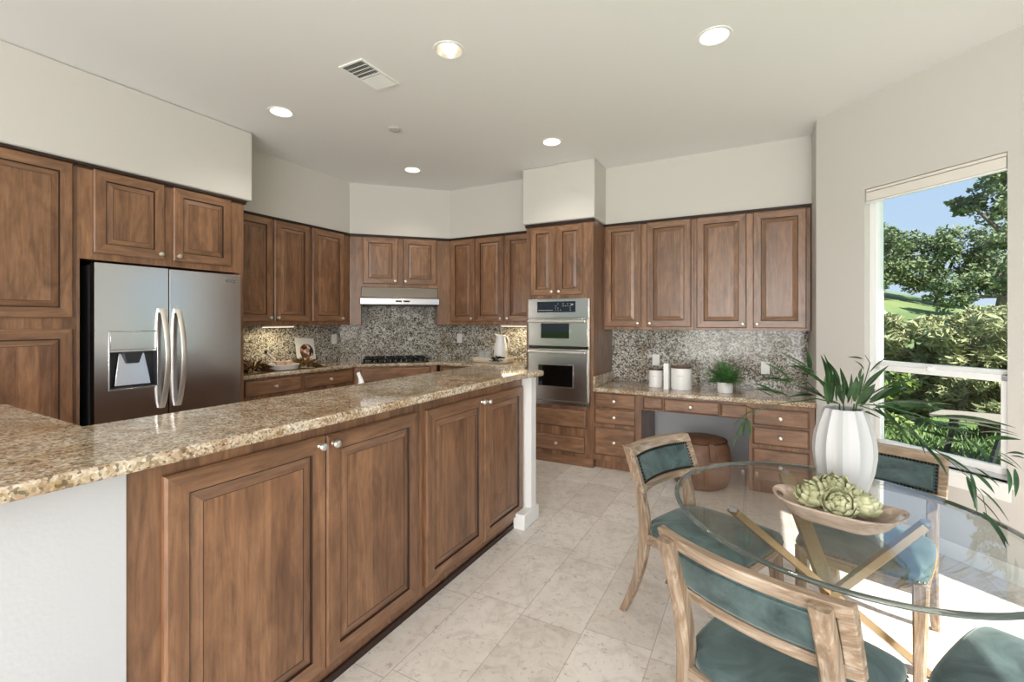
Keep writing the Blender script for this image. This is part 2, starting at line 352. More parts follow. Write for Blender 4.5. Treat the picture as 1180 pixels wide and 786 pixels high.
def cabinet(name, label, cat, loc, rz, boxes, doors=(), drawers=(), crown=None, group=None):
    t = thing(name, label, cat, loc, rz, group)
    b = MB()
    for bx in boxes: b.box(*bx)
    b.obj('body', CABM, t, .0015, smooth=0)
    for x0, x1, z0, z1, kx, kz in doors:
        d = door_mb(x0, x1, z0, z1).obj('door', CABM, t, smooth=0)
        if kx is not None: knob(d, kx, kz)
    for x0, x1, z0, z1, kn in drawers:
        d = slab_mb(x0, x1, z0, z1).obj('drawer' if kn else 'false_front', CABM, t, smooth=0)
        if kn: knob(d, (x0+x1)/2, (z0+z1)/2)
    if crown:
        c = MB()
        for x0, x1, z, ex in crown:
            c.box(x0, x1, -.012, .02, z-.014, z, 2); c.box(x0, x1, -.02, .02, z, z+.016, 2)
        c.obj('crown_molding', CABM, t, .003, smooth=0)
    return t
H90 = PI/2
def K(d, side, top=False): # knob corner helper: d=(x0,x1,z0,z1)
    x0, x1, z0, z1 = d; return (*d, (x1-.03) if side == 'r' else (x0+.03), (z1-.035) if top else (z0+.035))
# fridge wall: local x = world Y, front at X=-3.77
FX = -3.77
cabinet('pantry_cabinet', 'tall stained wood pantry cabinet at the left of the stainless fridge', 'cabinet', (FX, 0, 0), H90,
        [(.40, 1.249, 0, .64, .10, 2.42), (.40, 1.249, .06, .64, 0, .10)],
        [K((.66, 1.226, 1.445, 2.405), 'l'), K((.66, 1.226, .14, 1.378), 'l', True)], crown=[(.40, 1.249, 2.411, 0)])
cabinet('over_fridge_cabinet', 'two-door wood cabinet built over the stainless fridge', 'cabinet', (FX, 0, 0), H90,
        [(1.2495, 2.309, 0, .64, 1.822, 2.42), (1.2495, 1.262, 0, .64, 0, 1.822), (2.272, 2.309, 0, .64, 0, 1.822)],
        [K((1.326, 1.726, 1.866, 2.402), 'r'), K((1.783, 2.197, 1.866, 2.402), 'l')], crown=[(1.2495, 2.325, 2.411, 0)])
# left uppers X=-4.10
LX = -4.10
cabinet('upper_cabinet', 'two-door wood upper cabinet beside the fridge panel', 'cabinet', (LX, 0, 0), H90,
        [(2.312, 3.213, 0, .335, 1.387, 2.42)], [K((2.40, 2.785, 1.425, 2.402), 'r'), K((2.803, 3.198, 1.425, 2.402), 'l')], crown=[(2.312, 3.213, 2.411, 0)])
cabinet('upper_cabinet', 'single-door wood upper cabinet just left of the range hood', 'cabinet', (LX, 0, 0), H90,
        [(3.2135, 3.732, 0, .335, 1.387, 2.42)], [K((3.230, 3.640, 1.425, 2.402), 'r')], crown=[(3.2135, 3.732, 2.411, 0)])
# diagonal over the hood: origin at P1
DL = (-4.10, 3.735, 0); D45 = PI/4; DW = 1.152
cabinet('hood_cabinet', 'two-door wood cabinet above the range hood on the angled wall', 'cabinet', DL, D45,
        [(.125, 1.0, 0, .32, 1.822, 2.42), (0, .125, 0, .30, 1.385, 2.42), (1.0, DW, 0, .30, 1.385, 2.42)],
        [K((.143, .535, 1.862, 2.398), 'r'), K((.592, .985, 1.862, 2.398), 'l')], crown=[(0, DW, 2.411, 0)])
# right uppers Y=4.55
cabinet('upper_cabinet', 'two-door wood upper cabinet just right of the range hood', 'cabinet', (0, 4.55, 0), 0,
        [(-3.285, -2.522, 0, .335, 1.387, 2.42)], [K((-3.262, -2.93, 1.425, 2.398), 'r'), K((-2.91, -2.538, 1.425, 2.398), 'r')], crown=[(-3.285, -2.522, 2.411, 0)])
cabinet('upper_cabinet', 'narrow single-door upper cabinet against the oven tower', 'cabinet', (0, 4.55, 0), 0,
        [(-2.5215, -2.132, 0, .335, 1.387, 2.42)], [K((-2.512, -2.14, 1.425, 2.398), 'l')], crown=[(-2.5215, -2.132, 2.411, 0)])
# oven tower Y=4.30
TX0, TX1 = -2.128, -1.405
tw = cabinet('oven_tower_cabinet', 'tall wood cabinet tower housing the double wall oven', 'cabinet', (0, 4.30, 0), 0,
        [(TX0, TX1, 0, .60, 1.655, 2.42), (TX0, TX0+.022, 0, .60, 0, 1.655), (TX1-.03, TX1+.003, -.001, .669, 0, 2.416), (TX0, TX1, 0, .60, .02, .585), (TX0, TX1, .55, .62, .585, 1.655)],
        [K((-2.072, -1.802, 1.69, 2.388), 'r'), K((-1.783, -1.505, 1.69, 2.388), 'l')],
        [(-2.072, -1.49, .125, .285, True), (-2.072, -1.475, .375, .55, False)], crown=[(TX0-.01, TX1+.01, 2.411, 0)])
MB().box(TX0, TX1, -.012, 0, 0, .085, 1).obj('base_molding', CABM, tw, .003, smooth=0)
# desk uppers Y=4.65
cabinet('desk_upper_cabinet', 'two-door wood upper cabinet over the desk, next to the oven tower', 'cabinet', (0, 4.65, 0), 0,
        [(-1.402, -.531, 0, .30, 1.342, 2.42)], [K((-1.385, -1.022, 1.372, 2.402), 'r'), K((-.965, -.553, 1.372, 2.402), 'l')], crown=[(-1.402, -.531, 2.411, 0)])
cabinet('desk_upper_cabinet', 'two-door wood upper cabinet over the desk, nearest the window wall', 'cabinet', (0, 4.65, 0), 0,
        [(-.5305, .402, 0, .30, 1.342, 2.42)], [K((-.505, -.085, 1.365, 2.398), 'r'), K((-.033, .372, 1.365, 2.398), 'l')], crown=[(-.5305, .402, 2.411, 0)])
# desk bases
cabinet('desk_drawer_cabinet', 'three-drawer wood desk pedestal beside the oven tower', 'cabinet', (0, 4.30, 0), 0,
        [(-1.40, -.945, 0, .64, .09, .745), (-1.40, -.945, .05, .64, 0, .09)], (),
        [(-1.385, -1.0, .60, .735, True), (-1.385, -1.0, .446, .585, True), (-1.385, -1.0, .145, .41, True)])
cabinet('desk_drawer_cabinet', 'three-drawer wood desk pedestal by the window wall', 'cabinet', (0, 4.30, 0), 0,
        [(-.06, .402, 0, .64, .09, .745), (-.06, .402, .05, .64, 0, .09)], (),
        [(-.032, .362, .572, .708, True), (-.032, .362, .412, .556, True), (-.032, .362, .115, .378, True)])
cabinet('desk_apron', 'shallow wood pencil drawer apron spanning the desk knee space', 'drawer', (0, 4.30, 0), 0,
        [(-.9445, -.0605, 0, .45, .607, .745)], (),
        [(-.925, -.755, .622, .73, False), (-.742, -.288, .616, .728, True), (-.275, -.075, .61, .722, False)])
# range bases
cabinet('base_cabinet', 'wood base cabinet with drawers under the left range counter', 'cabinet', (-3.905, 0, 0), H90,
        [(2.312, 3.615, 0, .53, .1, .919), (2.312, 3.615, .07, .53, 0, .1)],
        [K((2.40, 2.95, .15, .73), 'r', True), K((2.99, 3.58, .15, .73), 'l', True)],
        [(2.395, 2.955, .765, .90, True), (2.99, 3.585, .765, .90, True)])
cabinet('cooktop_base_cabinet', 'wood base cabinet below the cooktop on the angled wall', 'cabinet', (-3.905, 3.62, 0), D45,
        [(0, .90, .0, .53, .1, .919), (0, .90, .07, .53, 0, .1)], [K((.08, .44, .15, .73), 'r', True), K((.46, .82, .15, .73), 'l', True)],
        [(.07, .83, .755, .905, False)])
cabinet('base_cabinet', 'wood base cabinet between the cooktop and the oven tower', 'cabinet', (0, 4.285, 0), 0,
        [(-3.24, -2.132, 0, .60, .1, .919), (-3.24, -2.132, .07, .6, 0, .1)], [K((-3.20, -2.69, .15, .73), 'r', True), K((-2.66, -2.16, .15, .73), 'l', True)],
        [(-3.20, -2.69, .765, .90, True), (-2.66, -2.16, .765, .90, True)])
# island / bar cabinets (front X=-1.48)
IX = -1.48
cabinet('island_cabinet', 'nearer two-door wood cabinet under the granite bar', 'cabinet', (IX, 0, 0), H90,
        [(.59, 1.790, 0, .30, .05, 1.039)], [K((.672, 1.2165, .085, .985), 'r', True), K((1.2195, 1.757, .085, .982), 'l', True)])
cabinet('island_cabinet', 'farther two-door wood cabinet under the granite bar end', 'cabinet', (IX, 0, 0), H90,
        [(1.7905, 2.915, 0, .30, .05, 1.039)], [K((1.825, 2.373, .085, .975), 'r', True), K((2.377, 2.897, .08, .968), 'l', True)])
tk = MB().box(-1.80, IX-.01, .59, 2.915, 0, .05, 1).box(IX-.012, IX+.006, .59, 2.84, 0, .032, 2); o = tk.obj('island_toe_molding', CABM, None, .004, smooth=0)
tag(o, 'dark wood shoe molding along the foot of the bar cabinets', 'molding')
struct('wall_bar_front', MB().box(-1.80, IX+.004, -.6, .589, 0, 1.039), KNEE); struct('wall_bar_back', MB().box(-1.90, -1.781, .589, 2.95, 0, 1.039), KNEE)
struct('wall_bar_left', MB().box(-2.85, -1.801, .45, .588, 0, 1.039), KNEE)
cabinet('sink_cabinet', 'unseen wood sink cabinet run added behind the bar for the fridge reflection', 'cabinet', (-2.52, 2.95, 0), -H90, [(0, 2.30, 0, .60, .1, .905)], [K((.03+.45*i, .46+.45*i, .13, .86), 'r', True) for i in range(5)])  # unseen run, added mainly so the fridge has cabinetry to reflect
tag(MB().box(-2.545, -1.92, .66, 2.96, .9055, .94).obj('sink_countertop', GRA, None, .008), 'unseen lower granite counter added behind the raised bar', 'countertop')  # unseen counter, added with the cabinets for the fridge reflection
fc = thing('faucet', 'pale faucet whose spout tip peeks over the bar edge before the cooktop', 'faucet', (-2.16, 2.05, .94), 0)
MB().lathe([(.028, 0), (.024, .02), (.018, .05), (.015, .09)], 20).tube([(0, 0, .08), (-.002, .012, .105), (-.012, .012, .135), (-.016, .0, .165)], [.024, .018, .012, .011], 12).obj('spout', WHITE, fc, smooth=60)
MB().lathe([(.012, 0), (.010, .05), (.014, .055), (.001, .06)], 16, (0, .12, 0)).obj('handle', WHITE, fc)
struct('wall_bar_post', MB().box(-1.78, -1.408, 2.92, 3.0, 0, 1.039), TRIM, .004)
pb = MB(); pb.box(-1.48, -1.392, 2.78, 3.018, 0, .105); struct('baseboard_post', pb, TRIM, .006)
# ------------------------------------------------------------------ counters and splashes
def rounded(poly, r, idx, n=6):
    out = []
    for i, p in enumerate(poly):
        if i not in idx: out.append(p); continue
        a = Vector(poly[i-1]); b = Vector(poly[(i+1) % len(poly)]); p = Vector(p)
        u = p+(a-p).normalized()*r; v = p+(b-p).normalized()*r
        for k in range(n+1):
            t = k/n; q = u*(1-t)**2+p*2*t*(1-t)+v*t*t; out.append((q.x, q.y))
    return out
bar = MB().prism(rounded([(-2.86, -.7), (-1.378, -.7), (-1.372, 2.70), (-1.325, 2.85), (-1.325, 2.985), (-1.95, 2.985), (-1.96, .672), (-2.75, .70), (-2.86, .60)], .05, {3, 4}), 1.04, 1.077)
tag(bar.obj('bar_countertop', GRA, None, .012, seg=3), 'long polished golden granite top on the white-ended bar', 'countertop')
rc = MB().prism([(-3.88, 2.312), (-3.88, 3.632), (-3.232, 4.262), (-2.132, 4.262), (-2.132, 4.88), (-3.43, 4.88), (-4.42, 3.89), (-4.42, 2.312)], .9195, .955)
tag(rc.obj('range_countertop', GRA, None, .01, seg=3), 'granite counter running along both sides of the gas cooktop', 'countertop')
dt = thing('desk_countertop', 'granite desk top over the knee space and two pedestals', 'countertop')
MB().box(-1.402, .405, 4.27, 4.95, .7455, .785).obj('slab', GRA, dt, .01, seg=3)
MB().box(-1.402, -1.382, 4.28, 4.95, .785, .89).obj('side_splash', GRA, dt, .004)
tag(MB().box(-4.4385, -4.42, 2.312, 3.88, .955, 1.387).obj('left_backsplash', GRS), 'granite backsplash behind the wooden tray and photo card', 'backsplash')
tag(MB().prism([(-4.44, 3.88), (-4.42, 3.88), (-3.43, 4.88), (-3.42, 4.90)], .955, 1.82).obj('range_backsplash', GRS), 'tall granite backsplash behind the gas cooktop', 'backsplash')
tag(MB().box(-3.43, -2.132, 4.88, 4.8985, .955, 1.387).obj('corner_backsplash', GRS), 'granite backsplash behind the white pitcher by the ovens', 'backsplash')
tag(MB().box(-1.402, .409, 4.95, 4.9685, .785, 1.342).obj('desk_backsplash', GRS), 'granite backsplash above the desk top', 'backsplash')

# ------------------------------------------------------------------ fridge
f = thing('refrigerator', 'stainless side-by-side fridge with ice dispenser set in the wood surround', 'refrigerator', (-3.775, 0, 0), H90)
MB().box(1.32, 2.255, .01, .60, .03, 1.79).obj('case', DGREY, f, .004)
MB().box(1.33, 2.245, -.03, .02, .02, .09).obj('grille', DGREY, f, .004)
def fdoor(x0, x1, hole=None):
    mb = MB(); z0, z1, yf, yb = .10, 1.80, -.058, .004
    if not hole: mb.box(x0, x1, yf, yb, z0, z1); return mb
    a, b, c, d = hole; dp = .0
    O = [(x0, z0), (x1, z0), (x1, z1), (x0, z1)]; I = [(a, c), (b, c), (b, d), (a, d)]
    for i in range(4):
        j = (i+1) % 4
        mb.add([(O[i][0], yf, O[i][1]), (O[j][0], yf, O[j][1]), (I[j][0], yf, I[j][1]), (I[i][0], yf, I[i][1])], [(0, 1, 2, 3)])
        mb.add([(O[i][0], yf, O[i][1]), (O[j][0], yf, O[j][1]), (O[j][0], yb, O[j][1]), (O[i][0], yb, O[i][1])], [(0, 1, 2, 3)])
        mb.add([(I[i][0], yf, I[i][1]), (I[j][0], yf, I[j][1]), (I[j][0], dp, I[j][1]), (I[i][0], dp, I[i][1])], [(0, 1, 2, 3)], 1)
    mb.add([(a, dp, c), (b, dp, c), (b, dp, d), (a, dp, d)], [(0, 1, 2, 3)], 1); mb.add([(p, yb, q) for p, q in O], [(0, 1, 2, 3)])
    return mb
dl = fdoor(1.316, 1.7305, (1.396, 1.662, .975, 1.357)).obj('freezer_door', [STEEL, DGREY], f, .004, smooth=0)
dr = fdoor(1.7375, 2.257).obj('fridge_door', [STEEL], f, .006, smooth=0)
MB().box(1.397, 1.661, -.06, -.005, 1.235, 1.356).box(1.397, 1.661, -.056, -.005, 1.218, 1.235).obj('control_panel', STEEL, dl, .003)
MB().box(1.388, 1.67, -.062, -.057, .966, .976).box(1.388, 1.396, -.062, -.057, .966, 1.362).box(1.662, 1.67, -.062, -.057, .966, 1.362).box(1.388, 1.67, -.062, -.057, 1.356, 1.362).obj('dispenser_trim', STEEL, dl, .002)
p = MB(); p.rings([[(1.455, -.02, 1.21), (1.605, -.02, 1.21), (1.605, -.004, 1.21), (1.455, -.004, 1.21)], [(1.425, -.045, .99), (1.635, -.045, .99), (1.635, -.004, .99), (1.425, -.004, .99)]]); p.obj('ice_chute', STEEL, dl, .006)
MB().rings([[(1.475, -.05, 1.218), (1.585, -.05, 1.218), (1.585, -.005, 1.218), (1.475, -.005, 1.218)], [(1.495, -.04, 1.14), (1.565, -.04, 1.14), (1.565, -.01, 1.14), (1.495, -.01, 1.14)]]).obj('paddle', DGREY, dl, .004)
MB().box(1.40, 1.658, -.05, -.003, .976, .984).obj('drip_tray', DGREY, dl, .002)
def fhandle(x, parent):
    pts = []
    for k in range(17):
        t = k/16; z = .815+t*.70; pts.append((x+.012*math.sin(PI*t), -.058-.012-.058*math.sin(PI*t)**.7, z))
    rs = []
    for i, q in enumerate(pts):
        hw = .017; th = .011; rs.append([(q[0]-hw, q[1]-th*.5, q[2]), (q[0]-hw*.5, q[1]-th, q[2]), (q[0]+hw*.5, q[1]-th, q[2]), (q[0]+hw, q[1]-th*.5, q[2]), (q[0]+hw*.8, q[1]+th, q[2]), (q[0]-hw*.8, q[1]+th, q[2])])
    m = MB().rings(rs); m.box(x-.012, x+.012, -.075, -.055, .815, .845); m.box(x-.012, x+.012, -.075, -.055, 1.485, 1.515)
    m.obj('handle', CHROME, parent, smooth=50)
fhandle(1.686, dl); fhandle(1.788, dr)
m = MB().box(2.138, 2.205, -.0605, -.058, 1.738, 1.754)
for i in range(7): m.box(2.142+i*.009, 2.147+i*.009, -.0612, -.0605, 1.742, 1.750, 1)
m.obj('badge', [DGREY, GREYP], dr, smooth=0)
# ------------------------------------------------------------------ range hood, cooktop
h = thing('range_hood', 'stainless under-cabinet range hood above the gas cooktop', 'range hood', DL, D45)
sec = [(.0, 1.82), (-.02, 1.705), (-.095, 1.69), (-.10, 1.625), (.30, 1.625), (.30, 1.82)]
MB().rings([[(x, y, z) for y, z in sec] for x in (.127, .998)]).obj('canopy', STEELD, h, .003, smooth=0)
MB().box(.118, 1.006, -.108, -.099, 1.622, 1.69).obj('front_lip', STEEL, h, .003)
MB().box(.505, .665, -.1105, -.1075, 1.648, 1.668).obj('control_slot', BLACK, h, smooth=0)
MB().lathe([(.014, 0), (.014, .008), (.01, .01)], 16, (.585, -.108, 1.658), 'y').obj('control_dial', CHROME, h)
MB().box(.14, .985, -.08, .28, 1.612, 1.626).obj('filter_panel', DGREY, h, .003)
ck = thing('gas_cooktop', 'black gas cooktop with grates set in the angled counter', 'cooktop', (-3.905, 3.62, .955), D45)
MB().box(.075, .825, .05, .51, 0, .012).obj('burner_tray', BLACK, ck, .005)
for i, (bx, by, r) in enumerate(((.22, .17, .045), (.22, .39, .04), (.45, .28, .055), (.68, .17, .045), (.68, .39, .04))):
    b_ = MB().lathe([(r, .012), (r, .022), (r*.8, .026), (r*.75, .032), (0.002, .033)], 20, (bx, by, 0)).obj('burner', BLACK, ck)
def grate(x0, x1):
    g = MB(); zz = .05
    for x in (x0, (x0+x1)/2, x1): g.box(x-.006, x+.006, .07, .49, zz-.012, zz)
    for y in (.07, .175, .28, .385, .49): g.box(x0, x1, y-.006, y+.006, zz-.012, zz)
    for x in (x0, x1):
        for y in (.07, .49): g.box(x-.007, x+.007, y-.007, y+.007, .01, zz)
    g.obj('grate', BLACK, ck, .002, smooth=0)
grate(.10, .335); grate(.345, .555); grate(.565, .80)
for i in range(5): MB().lathe([(.016, .012), (.014, .034), (.004, .036)], 14, (.33+i*.06, .075, 0)).obj('burner_knob', BLACK, ck)
# ------------------------------------------------------------------ double oven
ov = thing('double_wall_oven', 'stainless double wall oven in the tall wood tower', 'oven', (0, 4.30, 0), 0)
O0, O1 = -2.104, -1.438
MB().box(O0+.005, O1-.005, -.004, .54, .59, 1.652).box(O0, O1, -.012, -.002, .588, 1.655).obj('casing', STEELO, ov, .002, smooth=0)
cp = MB().box(O0+.008, O1-.008, -.03, -.01, 1.462, 1.650).obj('control_panel', STEELO, ov, .003)
m = MB().box(-1.99, -1.575, -.033, -.029, 1.517, 1.625)
random.seed(4)
for i in range(9): m.box(-1.975+i*.018, -1.962+i*.018, -.034, -.033, 1.535, 1.541, 1)
for r_ in range(4):
    for i in range(7):
        if random.random() < .75: m.box(-1.79+i*.026, -1.79+i*.026+random.uniform(.005, .014), -.034, -.033, 1.535+r_*.021, 1.541+r_*.021, 1)
m.box(-1.62, -1.60, -.034, -.033, 1.585, 1.60, 1)
m.obj('display', [BGLASS, GREYP], cp, smooth=0)
def ovdoor(z0, z1, wz0, wz1, wx0, wx1):
    d = MB().box(O0+.012, O1-.012, -.036, -.01, z0, z1).obj('oven_door', STEELO, ov, .006)
    MB().box(wx0-.012, wx1+.012, -.039, -.034, wz0-.012, wz1+.012).obj('window_bezel', STEELO, d, .004)
    MB().box(wx0, wx1, -.042, -.038, wz0, wz1).obj('oven_glass', BGLASS, d, .002)
    hb = MB().tube([(O0+.03, -.075, z1-.03), (O1-.03, -.075, z1-.03)], .013, 12)
    for x in (O0+.05, O1-.05): hb.box(x-.012, x+.012, -.075, -.034, z1-.04, z1-.02)
    hb.obj('handle', CHROME, d)
ovdoor(1.175, 1.455, 1.255, 1.405, -1.945, -1.640); ovdoor(.628, 1.150, .775, .985, -1.975, -1.605)
MB().box(O0+.012, O1-.012, -.02, -.01, 1.150, 1.175).obj('vent_gap', BLACK, ov, smooth=0)
m = MB().box(O0, O1, -.03, -.01, .588, .62)
for i in range(24): m.box(O0+.02+i*.027, O0+.035+i*.027, -.0315, -.03, .600, .607, 1)
m.obj('vent_trim', [STEELO, BLACK], ov, smooth=0)

# ------------------------------------------------------------------ ceiling fixtures
names = ['lit recessed ceiling light nearest the fridge soffit', 'lit recessed ceiling light in front of the range wall', 'lit recessed ceiling light in front of the oven tower',
         'unlit-looking reflector recessed light beside the ceiling vent', 'lit recessed ceiling light nearest the window']
for i, (x, y) in enumerate(LIGHTS):
    t = thing('recessed_light', names[i], 'ceiling light', (x, y, ZC), 0, 'recessed ceiling lights')
    MB().lathe([(.077, .0), (.079, -.004), (.092, -.004), (.094, 0)], 40, cap0=False, cap1=False).lathe([(.077, 0), (.094, 0)], 40, cap0=False, cap1=False).obj('trim_ring', TRIM, t)
    MB().lathe([(.0765, -.002), (.062, .06), (.055, .10)], 40, cap0=False, cap1=False).obj('reflector', CHROME if i == 3 else TRIM, t)
    zl = .02 if i < 3 else (.075 if i == 4 else .085)
    if i == 3: MB().lathe([(.002, .03), (.024, .034), (.03, .055), (.02, .09), (.02, .12)], 24, (0, 0, 0)).obj('bulb', LAMP, t)
    else: MB().lathe([(.001, zl-.004), (.06, zl), (.06, zl+.006)], 32).obj('lens', LAMP, t)
    l = bpy.data.lights.new('recessed_lamp', 'SPOT'); l.energy = 13; l.spot_size = 2.2; l.spot_blend = .6; l.shadow_soft_size = .06; l.color = (1, .92, .82)
    lo = bpy.data.objects.new('recessed_lamp', l); C.objects.link(lo); lo.location = (x, y, ZC-.02)
v = thing('ceiling_vent', 'white louvred air vent in the ceiling', 'vent', (-2.2, 2.17, ZC))
MB().box(-.10, .10, -.165, -.15, -.008, 0).box(-.10, .10, .15, .165, -.008, 0).box(-.10, -.085, -.15, .15, -.008, 0).box(.085, .10, -.15, .15, -.008, 0).box(-.085, .085, -.006, .006, -.008, 0).obj('frame', TRIM, v, .002)
MB().box(-.085, .085, -.15, .15, -.003, -.001).obj('duct', BLACK, v)
m = MB()
for i in range(9):
    for sgn in (-1, 1):
        x = -.075+i*.0187; m.bar((x, sgn*.010, -.006), (x, sgn*.148, -.006), .013, .0015, up=(math.sin(-.75*sgn), 0, math.cos(.75)))
for sgn in (-1,):
    for j in range(3): m.box(-.085, .085, sgn*(.04+.035*j)-.002, sgn*(.04+.035*j)+.002, -.006, -.002)
m.obj('louvres', TRIM, v)
s_ = MB().lathe([(.05, 0), (.05, -.01), (.035, -.018), (.001, -.02)], 24, (-2.634, 2.87, ZC)).obj('smoke_detector', flat('detector_plastic', lin(190, 188, 184), .5))
tag(s_, 'small grey round detector on the ceiling beyond the vent', 'detector')
# under-cabinet lights
def ucl(label, loc, rz):
    t = thing('under_cabinet_light', label, 'light', loc, rz, 'under-cabinet lights')
    MB().box(-.17, .17, -.03, .03, -.018, 0).obj('housing', TRIM, t, .003); MB().box(-.155, .155, -.022, .022, -.021, -.018).obj('lens', UCL, t)
    l = bpy.data.lights.new('under_cabinet_lamp', 'AREA'); l.shape = 'RECTANGLE'; l.size = .3; l.size_y = .05; l.energy = 1.7; l.color = (1, .84, .52)
    o = bpy.data.objects.new('under_cabinet_lamp', l); C.objects.link(o); o.location = (loc[0], loc[1], loc[2]-.025); o.rotation_euler = (0, 0, rz)
ucl('slim lit lamp under the upper cabinet beside the fridge', (-4.24, 2.95, 1.387), H90); ucl('slim lit lamp under the upper cabinet by the oven tower', (-2.50, 4.72, 1.387), 0)
# outlets
def outlet(label, loc, rz, gang=1):
    t = thing('wall_outlet', label, 'outlet', loc, rz, 'backsplash outlets')
    MB().box(-.036, .036, -.007, 0, -.058, .058).obj('cover_plate', WHITE, t, .002)
    m = MB()
    for z in (-.022, .022): m.box(-.015, .015, -.009, -.007, z-.014, z+.014)
    m.obj('socket', WHITE, t, .002)
outlet('white outlet on the backsplash left of the cooktop', (-4.42, 3.79, 1.215), H90)
outlet('white outlet on the backsplash right of the cooktop', (-3.375, 4.88, 1.21), 0)
outlet('white outlet above the small desk canister', (-.935, 4.95, 1.02), 0)
outlet('white outlet right of the potted fern on the desk wall', (.068, 4.95, .985), 0)

# ------------------------------------------------------------------ dining table
TZ = .740
t = thing('dining_table', 'oval glass-topped dining table on crossed brass bars', 'table', (.2347, 1.9952, 0))
A_, B_, TR = .5937, .5275, math.atan2(-.93284, .3603)
def ell(k, z, N=96):
    return [((A_+k)*math.cos(a)*math.cos(TR)-(B_+k)*math.sin(a)*math.sin(TR),
             (A_+k)*math.cos(a)*math.sin(TR)+(B_+k)*math.sin(a)*math.cos(TR), z) for a in (2*PI*i/N for i in range(N))]
top = MB().rings([ell(-.016, TZ-.012), ell(-.016, TZ)], 0)
top.obj('glass_top', TGLASS, t, smooth=40)
MB().rings([ell(-.0155, TZ), ell(-.004, TZ-.001), ell(0, TZ-.004), ell(0, TZ-.008), ell(-.004, TZ-.011), ell(-.0155, TZ-.012)], 0, False, False).obj('glass_rim', TEDGE, t, smooth=60)
O_ = Vector((.2347, 1.9952, 0))
for top_, foot_ in (((-.079, 1.899), (.60, 2.41)), ((.115, 2.47), (.385, 1.81)), ((.518, 2.087), (-.02, 2.19))):
    p_ = Vector((*top_, .715))-O_; q_ = Vector((*foot_, .014))-O_
    MB().bar(p_, q_, .058, .026).obj('leg', BRASS, t, .002, smooth=0)
    MB().lathe([(.016, 0), (.016, .0125)], 16, (p_.x, p_.y, TZ-.0247)).obj('support_pad', GREYP, t)
